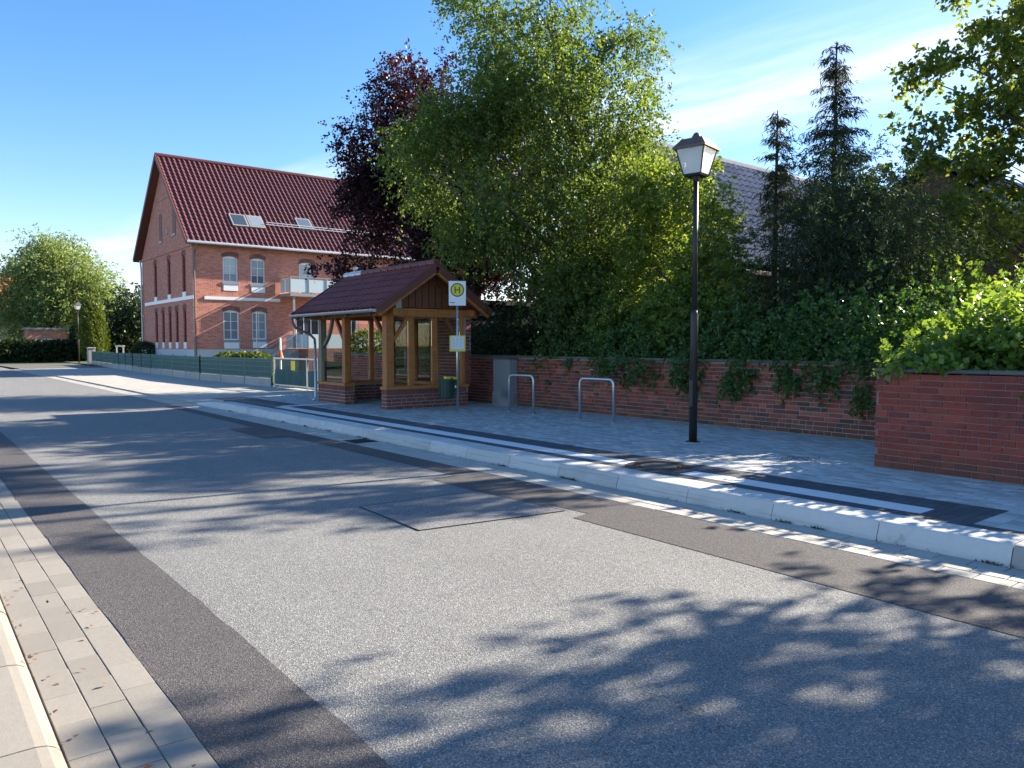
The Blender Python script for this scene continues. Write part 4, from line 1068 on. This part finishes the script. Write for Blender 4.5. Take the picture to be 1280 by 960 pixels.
# ------------------------------------------------------------------ other buildings
BX0, BX1, BYE, BYR, BYB, BZE, BZR = 18.0, 42.0, 13.3, 17.0, 20.7, 4.2, 7.9
bn = thing('barn', 'large barn with grey pantile roof behind the trees', 'barn', (BX0, BYE, .1))
b = MB(); b.poly([(BX0, BYE, 0), (BX1, BYE, 0), (BX1, BYB, 0), (BX0, BYB, 0), (BX0, BYE, BZE), (BX1, BYE, BZE), (BX1, BYB, BZE), (BX0, BYB, BZE), (BX0, BYR, BZR), (BX1, BYR, BZR)], [(0, 1, 5, 4), (2, 3, 7, 6), (3, 0, 4, 8, 7), (1, 2, 6, 9, 5)]); b.build('wall', 'outhouse_brick', bn)
b = MB(); x0_, x1_ = BX0-.3, BX1+.3; e_ = BZE-.45
for yy in (BYE-.45, BYB+.45): b.poly([(x0_, yy, e_-.1), (x1_, yy, e_-.1), (x1_, BYR, BZR+.02), (x0_, BYR, BZR+.02), (x0_, yy, e_), (x1_, yy, e_), (x1_, BYR, BZR+.12), (x0_, BYR, BZR+.12)], BOXF)
br = b.build('roof', 'dark_wood', bn); h_ = .16
tiled_roof(br, 'roof_tiles', [((x0_, yy, e_+h_), (x1_, yy, e_+h_), (x0_, BYR, BZR+.12+h_), (x1_, BYR, BZR+.12+h_)) for yy in (BYE-.45, BYB+.45)], 'tile_grey', .30, .36, .03)
MB().tube([(x0_, BYR, BZR+.28), (x1_, BYR, BZR+.28)], .13, 8).build('ridge_tiles', 'tile_grey', br)
ob = thing('outbuilding', 'low brick outbuilding with pale grey tiled roof behind the ivy', 'outbuilding', (24, 6.5, .1))
b = MB(); b.box(24.3, 38, 6.6, 14, 0, 3.55); b.poly([(24.3, 6.6, 3.55), (24.3, 14, 3.55), (24.3, 10.3, 7.0)], [(0, 2, 1)]); b.build('wall', 'outhouse_brick', ob)
b = MB()
for yy in (6.1, 14.5): b.poly([(23.9, yy, 3.3), (38.4, yy, 3.3), (38.4, 10.3, 7.1), (23.9, 10.3, 7.1), (23.9, yy, 3.4), (38.4, yy, 3.4), (38.4, 10.3, 7.2), (23.9, 10.3, 7.2)], BOXF)
obr = b.build('roof', 'dark_wood', ob)
tiled_roof(obr, 'roof_tiles', [((23.9, 6.1, 3.5), (38.4, 6.1, 3.5), (23.9, 10.3, 7.30), (38.4, 10.3, 7.30)), ((23.9, 14.5, 3.5), (38.4, 14.5, 3.5), (23.9, 10.3, 7.30), (38.4, 10.3, 7.30))], 'tile_grey', .3, .36, .045)
sd_ = thing('garden_shed', 'dark flat roofed shed behind the wall beside the bus shelter', 'shed', (17, 19.5, .1))
q0 = at(600, 366, 24); 
b = MB(); b.box(14.2, 18.5, 21.7, 24.3, 0, 3.05); b.build('wall', 'dark_wood', sd_)
MB().box(14.0, 18.7, 21.5, 24.5, 3.05, 3.2).build('roof', 'dark_wood', sd_)
for k in range(20): MB().box(14.2+k*.215, 14.2+k*.215+.2, 21.675, 21.698, .1, 3.0).build('board', 'dark_wood', sd_)
fh = thing('far_house', 'distant pale house with orange tiled roof behind the willow', 'house', (6, 108, 0))
MB().box(2, 13.2, 108, 118, 0, 5.6).build('wall', 'stucco', fh)
for k, x in enumerate((8.5, 10, 11.6)):
    w_ = MB().box(x, x+.8, 107.93, 107.99, 1.4+2.4*(k % 2), 2.9+2.4*(k % 2)).build('window', 'white_paint', fh); MB().box(x+.1, x+.7, 107.90, 107.925, 1.5+2.4*(k % 2), 2.8+2.4*(k % 2)).build('pane', 'window_glass', w_)
b = MB()
for yy in (107.4, 118.6): b.poly([(1.6, yy, 5.4), (13.6, yy, 5.4), (13.6, 113, 10), (1.6, 113, 10), (1.6, yy, 5.6), (13.6, yy, 5.6), (13.6, 113, 10.2), (1.6, 113, 10.2)], BOXF)
b.poly([(13.2, 108, 5.6), (13.2, 118, 5.6), (13.2, 113, 9.9)], [(0, 1, 2)]); b.build('roof', 'tile_orange', fh)
gr = thing('brick_garage', 'small distant red brick garage behind the hedge', 'garage', (12.6, 97, 0))
MB().box(10.9, 14.6, 97, 101, 0, 3.3).build('wall', 'house_brick', gr); MB().box(10.7, 14.8, 96.8, 101.2, 3.3, 3.5).build('roof', 'grey_post', gr)
MB().box(11.4, 13.2, 96.93, 96.99, .1, 2.3).build('door', 'white_paint', gr)


# ------------------------------------------------------------------ foliage
def unit(a): return a/np.maximum(np.linalg.norm(a, axis=-1, keepdims=True), 1e-9)
def leaf_quads(P, A, ln, wd, upb=.6, outw=None):
    n = len(P); A = unit(A); N = RNG.normal(size=(n, 3)); N[:, 2] += upb*1.5
    if outw is not None: N += outw
    N = unit(N - A*np.sum(N*A, 1, keepdims=True)); Sd = np.cross(A, N)
    l = ln*RNG.uniform(.65, 1.25, (n, 1)); w = wd*RNG.uniform(.7, 1.2, (n, 1))
    V = np.empty((n, 4, 3)); V[:, 0] = P; V[:, 1] = P+A*l*.45+Sd*w*.5+N*w*.12; V[:, 2] = P+A*l; V[:, 3] = P+A*l*.45-Sd*w*.5+N*w*.12
    return V.reshape(-1, 3)
def boughs_of(lobes, per=9, shell=(.45, 1.0)):
    out = []
    for c, r in lobes:
        c = np.array(c, float); r = np.array(r if hasattr(r, '__len__') else (r, r, r), float); k = max(4, int(per*np.mean(r)**1.4))
        d = unit(RNG.normal(size=(k, 3))); f = RNG.uniform(shell[0], shell[1], (k, 1))**.7
        for q, dd in zip(c+d*r*f, d): out.append((q, dd, float(np.mean(r))))
    return out
def crown_verts(bl, nleaf, ln, wd, twig=.5, droop=0, spread=.30, upb=.6, per_twig=12, flat=1.0):
    bp = np.array([b[0] for b in bl]); bd = np.array([b[1] for b in bl]); br = np.array([b[2] for b in bl])
    w = br**1.0*RNG.uniform(.5, 1.5, len(bl)); w /= w.sum(); nt = max(1, nleaf//per_twig)
    k = RNG.choice(len(bl), nt, p=w)
    off = RNG.normal(size=(nt, 3))*(spread*br[k])[:, None]; off[:, 2] *= flat
    base = bp[k]+off
    dr = unit(unit(off)*.7+bd[k]*.6+RNG.normal(size=(nt, 3))*.5+np.array([0, 0, -droop]))
    t = RNG.uniform(0, 1, (nt, per_twig)); L = twig*RNG.uniform(.5, 1.3, (nt, 1))
    sag = np.zeros((nt, per_twig, 3)); sag[..., 2] = -(t**2)*L*(.25+droop*.6)
    P = base[:, None]+dr[:, None]*(t*L)[..., None]+sag+RNG.normal(size=(nt, per_twig, 3))*.035*twig/.5
    A = dr[:, None]*.6+RNG.normal(size=(nt, per_twig, 3))*.6+np.array([0, 0, -droop*.5-.15])
    return leaf_quads(P.reshape(-1, 3), A.reshape(-1, 3), ln, wd, upb)
def add_mesh(name, V, nper, mat, parent, kind=None):
    V = V-np.array(org(parent)); o = bpy.data.objects.new(name, fast_mesh(name, V, nper, mat)); link(o, parent)
    if kind: tag(o, kind=kind)
    return o
def limbs(parent, trunk, rad, bl, mat, n=40, r0=.045, sides=6):
    trunk = [np.array(p, float) for p in trunk]
    MB().tube(trunk, rad, 10).build('trunk', mat, parent, smooth=True)
    b = MB(); idx = RNG.choice(len(bl), min(n, len(bl)), replace=False)
    for i in idx:
        tip = bl[i][0]; best = None
        cand_ = [(k, f) for k in range(len(trunk)-1) for f in (.1, .4, .7, .95)]
        sc2 = []
        for k, f in cand_:
            p = trunk[k]*(1-f)+trunk[k+1]*f; dz = tip[2]-p[2]; hd = math.hypot(*(tip-p)[:2])
            sc2.append(abs(dz-hd*.9)+.2*np.linalg.norm(tip-p)+random.uniform(0, .4))
        k, f = cand_[int(np.argmin(sc2))]; p = trunk[k]*(1-f)+trunk[k+1]*f
        mid = (p+tip)/2+np.array([0, 0, .12*np.linalg.norm(tip-p)])+RNG.normal(size=3)*.12
        pts = [(1-t_)**2*p+2*t_*(1-t_)*mid+t_*t_*tip+RNG.normal(size=3)*.02 for t_ in np.linspace(0, 1, 6)]
        r_ = r0*(.6+.5*np.linalg.norm(tip-p)/3)
        b.tube(pts, list(np.linspace(r_, .008, 6)), sides, False)
    b.build('limbs', mat, parent, smooth=True, kind='stuff')
def lobes_px(lst): return [(at(x, y, d), r) for x, y, d, r in lst]
def tree(name, label, cat, base, trunk, rad, lobes, nleaf, ln, wd, lmat, bmat='bark', group=None, nl=40, r0=.045, per=9, **kw):
    T = thing(name, label, cat, base, group); bl = boughs_of(lobes, per)
    limbs(T, trunk, rad, bl, bmat, nl, r0)
    add_mesh('crown', crown_verts(bl, nleaf, ln, wd, **kw), 4, lmat, T); return T, bl

# big green birch-like tree behind the wall
base = at(735, 470, 19.6); base[2] = .4
L = lobes_px([(650, 55, 20, 1.55), (690, 15, 20.5, 1.2), (742, 75, 20.5, 1.25), (775, 70, 20.5, .8), (600, 120, 20, 1.5), (690, 150, 19.6, 2.0), (560, 205, 20, 1.35), (765, 190, 20, 1.5), (640, 230, 19.4, 1.9), (790, 290, 19.3, 1.35), (720, 290, 19, 1.7), (525, 215, 20, .8), (600, 285, 20, 1.1), (760, 390, 18.6, 1.2), (700, 380, 19, 1.3), (585, 15, 20.4, .7), (800, 150, 20.4, .8), (730, 430, 18.4, 1.0)])
tree('deciduous_tree', 'tall bright green birch-like tree rising behind the brick wall', 'tree', base, [base, at(745, 330, 19.8), at(730, 220, 20), at(700, 120, 20.2), at(690, 30, 20.4)], [.20, .15, .11, .07, .03], L, 125000, .088, .062, 'leaf_birch', 'bark_birch', nl=90, r0=.05, twig=.50, droop=.45, spread=.21, per=7)
# copper beech
base = at(590, 470, 27.5); base[2] = .2
L = lobes_px([(527, 115, 28, 1.4), (492, 180, 28, 1.6), (448, 218, 28, .95), (525, 210, 28, 2.2), (478, 262, 28, 1.5), (590, 200, 28.5, 2.6), (560, 300, 28, 1.8), (640, 285, 27, 1.9), (505, 310, 27.5, 1.2), (610, 310, 27, 1.2), (540, 92, 28.3, .7), (440, 182, 28, .6), (660, 265, 26.4, 1.0), (412, 342, 25, .5), (440, 335, 25.5, .55), (455, 250, 27.5, .9)])
tree('copper_beech', 'dark purple copper beech behind the bus shelter', 'tree', base, [base, at(591, 330, 27.8), at(575, 230, 28), at(545, 130, 28.2)], [.36, .30, .18, .05], L, 95000, .115, .085, 'leaf_beech', 'bark', nl=70, r0=.07, twig=.55, droop=.2, spread=.24, per=7)
# lighter tree beside the lamp
base = at(870, 480, 16.3); base[2] = .45
L = lobes_px([(865, 300, 16.6, .85), (890, 355, 16, .85), (845, 250, 17.2, 1.0), (850, 370, 17, 1.1), (880, 240, 17.2, .55), (815, 330, 17.6, 1.0), (900, 410, 15.6, .7), (850, 205, 17.4, .55), (830, 420, 16.6, .8), (870, 400, 16, .7)])
tree('shrub_tree', 'sunlit yellow-green leafy tree directly behind the street lamp', 'tree', base, [base, at(872, 340, 16.6), at(868, 240, 17.1)], [.10, .07, .03], L, 42000, .085, .065, 'leaf_light', nl=40, twig=.36, droop=.2, spread=.24)
# dark conifers with sparse leaders
def conifer(label, x, y, depth, width, n, low=.25):
    top = at(x, y, depth); base = np.array([top[0], top[1], .4]); H = top[2]-.4
    T = thing('conifer_tree', label, 'conifer', base, 'conifers behind the wall')
    MB().tube([base, base+[0, 0, H*.5], top], [.12, .07, .012], 8).build('trunk', 'bark', T, smooth=True)
    b = MB(); Vs = []
    nb = n; zs = np.sort(RNG.uniform(low, .985, nb))
    for z in zs:
        a = RNG.uniform(0, 2*math.pi); Lb = width*(1-z)**.75*RNG.uniform(.25, 1.25)+.10; p = base+[0, 0, H*z]
        d = np.array([math.cos(a), math.sin(a), .30]); tip = p+d*Lb; tip[2] -= Lb*.35
        mid = p+d*Lb*.55+[0, 0, .05]; pts = [(1-t_)**2*p+2*t_*(1-t_)*mid+t_*t_*tip for t_ in np.linspace(0, 1, 5)]
        b.tube(pts, [.016, .014, .011, .008, .004], 4, False)
        m_ = int(Lb*85)+10; t_ = RNG.uniform(.15, 1, m_)[:, None]
        Q = (1-t_)**2*p+2*t_*(1-t_)*mid+t_*t_*tip+RNG.normal(size=(m_, 3))*[.06, .06, .03]
        A = d*.5+RNG.normal(size=(m_, 3))*[.55, .55, .2]+[0, 0, -.9]
        Vs.append(leaf_quads(Q, A, .17, .022, .2))
    b.build('limbs', 'bark', T, kind='stuff'); add_mesh('crown', np.concatenate(Vs), 4, 'leaf_spruce', T)
conifer('tallest conifer with a thin sparse tip against the sky', 1046, 52, 17, 1.55, 185)
conifer('shorter conifer with a drooping tip before the barn roof', 972, 138, 17.3, 1.0, 85, .60)
L = lobes_px([(1050, 320, 15.2, 1.4), (985, 335, 15.2, 1.05), (1105, 330, 15, 1.15), (1005, 400, 14.8, .85), (1075, 400, 14.5, 1.0), (950, 375, 15.2, .6), (1130, 390, 14.6, .8), (1055, 255, 15.6, .9), (1010, 285, 15.6, .5), (1110, 265, 15.5, .7), (1035, 225, 16, .55)])
base = at(1050, 480, 15.2); base[2] = .45
tree('yew_shrub', 'broad dark evergreen yew spreading above the long brick wall', 'evergreen', base, [base, at(1050, 350, 15.2), at(1052, 260, 15.4)], [.15, .1, .03], L, 70000, .10, .024, 'leaf_yew', nl=40, twig=.40, droop=.35, spread=.36, per=14, upb=.2, per_twig=16)
# maple at the right edge, its limbs reaching into view, and its neighbour beyond the frame that shades the road
L = lobes_px([(1180, 88, 18.5, (.9, .8, .32)), (1235, 68, 19, (1.0, .9, .35)), (1275, 100, 19, (1, .9, .45)), (1240, 122, 18.5, (.9, .8, .3)), (1150, 158, 18.5, (.6, .6, .25)), (1205, 160, 19, (.7, .6, .22)), (1270, 165, 19, (.8, .8, .35)), (1140, 202, 18, (.6, .6, .28)), (1188, 206, 18.5, (.8, .7, .3)), (1250, 218, 18.5, (.7, .7, .28)), (1100, 248, 17.5, (.7, .6, .25)), (1165, 252, 17.5, (.9, .7, .3)), (1230, 258, 17.5, (.9, .7, .3)), (1280, 250, 17.5, (.7, .7, .3)), (1150, 292, 17, (.7, .6, .25)), (1210, 290, 17, (.8, .6, .28)), (1265, 310, 16.8, (.7, .6, .28)), (1330, 120, 19, 1.1), (1350, 220, 19, 1.0), (1320, 30, 19, 1.0), (1250, -45, 19, (1.3, 1.1, .5)), (1040, 262, 16.3, (.6, .5, .18)), (1085, 282, 16.3, (.6, .5, .2)), (1130, 315, 16, (.6, .5, .2)), (1200, 335, 16, (.6, .5, .22)), (1240, 20, 19, (.5, .5, .2))])
L += [((17.5, 4.55, 6.6), (1.0, .5, .45)), ((18, 4.9, 7.9), (1.0, .6, .4)), ((16.6, 4.4, 5.4), (.8, .45, .35))]  # crown lobes out of view, added so their shade falls on the road
base = (20.6, 4.6, .4)
tree('maple_tree', 'leafy maple with limbs hanging into view at the upper right', 'tree', base, [base, (20.6, 4.7, 3.4), (20.5, 4.9, 6.5), (20.4, 5.2, 10.5)], [.28, .23, .16, .05], L, 30000, .13, .115, 'leaf_maple', nl=70, r0=.036, twig=.45, droop=.1, spread=.26, per=11, flat=.5, group='maples at the right')
L = [((12.4, -.4, 6.6), (2.0, 1.4, 1.2)), ((13.2, -1.8, 8.2), (2.2, 1.7, 1.5)), ((13, -.4, 4.8), (1.9, 1.3, .9)), ((12.6, .75, 4.5), (1.2, .7, .6)), ((12.4, .9, 5.6), (1.0, .6, .6)), ((14.5, -3.5, 7), (2, 2, 2)), ((11.6, -1.8, 5.2), (1.2, 1.2, .8))]
base = (14.0, -1.4, .5)
tree('maple_tree', 'maple standing just beyond the right edge, its shade dappling the road', 'tree', base, [base, (14, -1.4, 3.0), (13.9, -1.4, 5.5), (13.8, -1.4, 8.4)], [.24, .2, .15, .05], L, 26000, .115, .10, 'leaf_maple', nl=60, r0=.05, twig=.45, droop=.15, spread=.26, per=9, group='maples at the right')
# ivy on the walls
def mass(name, label, cat, loc, lobes, nleaf, ln, wd, mat, group=None, kind=None, per=14, part='foliage', **kw):
    T = thing(name, label, cat, loc, group); bl = boughs_of(lobes, per, (.3, 1.0))
    add_mesh(part, crown_verts(bl, nleaf, ln, wd, **kw), 4, mat, T)
    b = MB()
    for i in RNG.choice(len(bl), min(14, len(bl)), replace=False):
        tip = bl[i][0]; p = np.array([loc[0]+RNG.uniform(-.2, .2), tip[1]+RNG.uniform(-.4, .4), loc[2]-.05]); mid = (p+tip)/2+RNG.normal(size=3)*.1
        b.tube([p, mid, tip], [.016, .012, .005], 5, False)
    b.build('stems', 'bark', T, kind='stuff'); return T
Lv = [((11.95+RNG.uniform(0, .5), y, 1.50+RNG.uniform(0, .30)), (.36, .42, .26)) for y in np.arange(5.2, 13.2, .42)]
Lv += [((12.6+RNG.uniform(0, .5), y, 1.9+RNG.uniform(0, .45)), (.5, .5, .45)) for y in np.arange(5.4, 13, .6)]
Lv += [((11.74, y, 1.20), (.07, .35, r)) for y, r in ((6.5, .10), (7.2, .12), (8.1, .10), (9.4, .16), (10.2, .22), (10.8, .16), (11.5, .10))]
Lv += [((11.74, 8.2, 1.0), (.05, .12, .22)), ((11.74, 9.3, 1.02), (.05, .12, .25)), ((11.74, 5.9, .95), (.05, .1, .12))]
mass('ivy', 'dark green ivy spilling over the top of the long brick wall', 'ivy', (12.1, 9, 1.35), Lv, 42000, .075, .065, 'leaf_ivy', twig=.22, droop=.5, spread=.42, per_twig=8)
Lr = [((9.75+RNG.uniform(-.15, .9), y, 1.46+RNG.uniform(0, .18)), (.42, .38, .20)) for y in np.arange(1.6, 4.35, .2)]
Lr += [((10.6+RNG.uniform(-.2, .9), y, 1.68+RNG.uniform(0, .32)), (.5, .42, .32)) for y in np.arange(1.8, 4.5, .27)]
Lr += [((9.45, 4.35, 1.42), (.12, .15, .08)), ((9.3, 3.7, 1.36), (.06, .2, .06)), ((9.28, 2.75, 1.32), (.05, .1, .14))]
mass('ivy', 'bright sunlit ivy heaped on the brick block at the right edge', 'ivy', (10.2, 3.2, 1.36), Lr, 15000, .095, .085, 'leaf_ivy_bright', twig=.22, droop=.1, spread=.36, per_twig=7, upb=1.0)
L = [((12.9+RNG.uniform(-.3, .8), y, 1.7+RNG.uniform(-.3, .6)), (.7, .7, .7)) for y in np.arange(13.4, 19.5, .6)]+[((13.6+RNG.uniform(-.2, .5), y, 2.6+RNG.uniform(-.2, .5)), (.6, .6, .5)) for y in np.arange(13.4, 15.2, .7)]
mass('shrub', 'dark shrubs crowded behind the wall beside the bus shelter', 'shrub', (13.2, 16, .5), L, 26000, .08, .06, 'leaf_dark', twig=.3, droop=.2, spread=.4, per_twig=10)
L = lobes_px([(835, 395, 16.8, .8), (800, 405, 17.2, .7), (880, 415, 15.8, .6), (770, 430, 17, .6)])
mass('shrub', 'sunlit yellow-green shrub low behind the wall near the lamp', 'shrub', at(830, 440, 16.5), L, 16000, .08, .062, 'leaf_light', twig=.3, spread=.4, per_twig=9)
L = lobes_px([(1215, 395, 13.5, .55), (1265, 385, 13.2, .55), (1170, 420, 12.6, .5), (1225, 425, 11.8, .45), (1275, 410, 11.2, .4)])
mass('shrub', 'sunlit leafy shrub behind the bright ivy at the right', 'shrub', at(1220, 430, 12.5), L, 9000, .09, .075, 'leaf_ivy_bright', twig=.3, spread=.4, per_twig=9)

# yard and distance
def ball(name, label, cat, c, r, n, ln, wd, mat, group=None):
    T = thing(name, label, cat, (c[0], c[1], c[2]-r[2]), group); d = unit(RNG.normal(size=(n, 3))); f = RNG.uniform(.8, 1.02, (n, 1))
    P = np.array(c)+d*np.array(r)*f; add_mesh('foliage', leaf_quads(P, d*.6+RNG.normal(size=(n, 3))*.6, ln, wd, 0, d*1.2), 4, mat, T)
    MB().tube([(c[0], c[1], c[2]-r[2]), (c[0], c[1], c[2])], .05, 6).build('stem', 'bark', T); return T
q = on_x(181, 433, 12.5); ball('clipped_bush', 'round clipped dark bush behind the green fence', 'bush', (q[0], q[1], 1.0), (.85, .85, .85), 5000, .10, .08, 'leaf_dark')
for k, (px_, l_) in enumerate(((285, 'low yellow-green shrub between fence and house, below the first window'), (305, 'low yellow-green shrub between fence and house, below the second window'), (322, 'low yellow-green shrub between fence and house, near the steps'))):
    q = at(px_, 446, 36.5); ball('low_shrub', l_, 'shrub', (q[0], q[1], .75), (.75, .75, .55), 2500, .11, .09, 'leaf_thuja', 'low shrubs in the front yard')
q = at(462, 430, 31); ball('low_shrub', 'yellow-green shrub seen through the bus shelter', 'shrub', (q[0], q[1], 1.5), (1.0, 1.0, .75), 3500, .11, .09, 'leaf_thuja', 'low shrubs in the front yard')
tl_ = thing('garden_trellis', 'small pale wooden frame behind the fence end', 'trellis', (13, 60, .1))
q = on_x(150, 434, 13.0); 
for dy in (-1.1, 1.1): MB().box(12.95, 13.05, q[1]+dy-.05, q[1]+dy+.05, .1, 1.5).build('leg', 'alu', tl_)
MB().box(12.93, 13.07, q[1]-1.3, q[1]+1.3, 1.5, 1.62).build('rail', 'alu', tl_)
pr = thing('marker_post', 'slim white post with orange cone foot beside the house steps', 'post', (15.6, 38, .1))
q = at(350.5, 441, 38); MB().tube([(q[0], q[1], .1), (q[0], q[1], 2.0)], .05, 8).build('shaft', 'white_paint', pr); MB().tube([(q[0], q[1], .95), (q[0], q[1], 1.4)], [.17, .05], 10).build('foot', 'orange', pr)
def px_tree(name, label, lst, n, ln, wd, mat, trunk_px, rad, group='trees beyond the fence', **kw):
    d = lst[0][2]; base = at(trunk_px, 450, d); base[2] = 0; top = at(trunk_px, lst[0][1], d)
    return tree(name, label, 'tree', base, [base, (np.array(base)+top)/2, top], [rad, rad*.8, rad*.2], lobes_px(lst), n, ln, wd, mat, nl=30, r0=.09, group=group, **kw)
px_tree('willow_tree', 'pale green willow-like tree at the far end of the road', [(72, 345, 88, 3.1), (45, 370, 88, 2.8), (105, 365, 88, 2.6), (70, 320, 88, 2.0), (30, 345, 89, 2.0), (118, 350, 88, 1.6), (80, 395, 87, 2.4), (20, 395, 88, 2.4), (50, 410, 87, 1.8), (108, 395, 86, 1.6)], 52000, .42, .15, 'leaf_willow', 68, .35, twig=1.9, droop=.3, spread=.32, per=5)
px_tree('dark_tree', 'dark tree between the willow and the brick house', [(160, 395, 82, 2.0), (150, 420, 80, 2.0), (178, 390, 80, 1.7), (175, 420, 80, 1.8), (135, 415, 82, 1.6)], 16000, .30, .2, 'leaf_dark', 160, .25, twig=1.0, spread=.35, per=5)
for k, (a_, h_, w_, mt, l_) in enumerate(((104, 402, 1.2, 'leaf_dark', 'dark green columnar conifer beside the willow'), (122, 398, .95, 'leaf_thuja', 'yellow-green columnar thuja at the fence end'), (113, 372, 1.2, 'leaf_thuja', 'bushy yellow-green tree top between willow and thuja'))):
    dp = 78-k*2; top = at(a_, h_, dp); c = (top[0], top[1], top[2]/2+.05)
    T = thing('thuja', l_, 'conifer', (top[0], top[1], 0), 'columnar conifers by the fence end'); d = unit(RNG.normal(size=(7000, 3)))
    pz_ = d[:, 2]; f = RNG.uniform(.75, 1.05, (7000, 1)); P = np.array(c)+d*np.array([w_, w_, top[2]/2])*f
    add_mesh('crown', leaf_quads(P, d*.4+RNG.normal(size=(7000, 3))*.4+[0, 0, .7], .30, .12, 0, d), 4, mt, T); MB().tube([(top[0], top[1], 0), (top[0], top[1], top[2]*.8)], .1, 6).build('trunk', 'bark', T)
hd = thing('hedge', 'dark clipped hedge across the far end of the road', 'hedge', (8, 88, 0))
n = 26000; P = RNG.uniform([-14, 86.6, 0], [14.5, 88.4, 1.9], (n, 3)); k = RNG.integers(0, 3, n); P[k == 0, 1] = 86.6; P[k == 1, 2] = 1.9; P += RNG.normal(size=(n, 3))*.1
add_mesh('foliage', leaf_quads(P, RNG.normal(size=(n, 3)), .28, .2, .3), 4, 'leaf_dark', hd)
MB().box(-14, 14.5, 86.9, 88.2, 0, 1.7).build('core', 'dark_wood', hd)
for k, (xx, yy, hh, l_) in enumerate(((34, 66, 11, 'distant tree behind the brick house roof'), (46, 52, 9, 'distant tree behind the barn'), (22, 112, 10, 'distant tree behind the far hedge'), (60, 22, 9, 'distant tree beyond the outbuilding'))):
    lb_ = [((xx+RNG.uniform(-2, 2), yy+RNG.uniform(-2, 2), hh*.45+RNG.uniform(-1.5, hh*.3)), 2.2) for _ in range(7)]
    tree('background_tree', l_, 'tree', (xx, yy, 0), [(xx, yy, 0), (xx, yy, hh*.5), (xx, yy, hh*.8)], [.3, .2, .05], lb_, 9000, .35, .25, 'leaf_dark', nl=15, group='trees in the background', per=3, twig=1.0)

# ------------------------------------------------------------------ litter and weeds
n = 260; P = np.stack([RNG.uniform(6.45, 11.7, n), RNG.uniform(2, 20, n), np.full(n, PZ+.008)], 1)
P[:90, 0] = 9.15+RNG.normal(size=90)*.10; P[:90, 1] = 5.48+RNG.normal(size=90)*.11; P[90:150, 0] = RNG.uniform(11.4, 11.75, 60); P[150:170, 0] = RNG.uniform(.5, .95, 20); P[150:170, 1] = RNG.uniform(2.6, 7, 20); P[150:170, 2] = .014
P[170:200, 0] = RNG.uniform(.44, .52, 30); P[170:200, 1] = RNG.uniform(2.6, 7, 30); P[170:200, 2] = .016
A = RNG.normal(size=(n, 3))*[1, 1, .25]; V = leaf_quads(P, A, .035, .02, 3)
o = bpy.data.objects.new('leaf_litter', fast_mesh('leaf_litter', V, 4, 'dead_leaf')); COL.objects.link(o); tag(o, 'small brown dead leaves scattered over pavement and gutter', 'leaf litter', kind='stuff')
n = 900; P = np.stack([6.378+RNG.normal(size=n)*.012, np.concatenate([RNG.uniform(2, 20, 250), np.repeat(RNG.uniform(2, 20, 13), 50)[:650]+RNG.normal(size=650)*.05]), np.full(n, .002)], 1)
A = RNG.normal(size=(n, 3))*[.5, .5, .2]+[0, 0, .5]; V = leaf_quads(P, A, .035, .008, 0)
o = bpy.data.objects.new('weeds', fast_mesh('weeds', V, 4, 'leaf_dark')); COL.objects.link(o); tag(o, 'small weeds and moss in the joint below the pale kerb', 'weeds', kind='stuff')
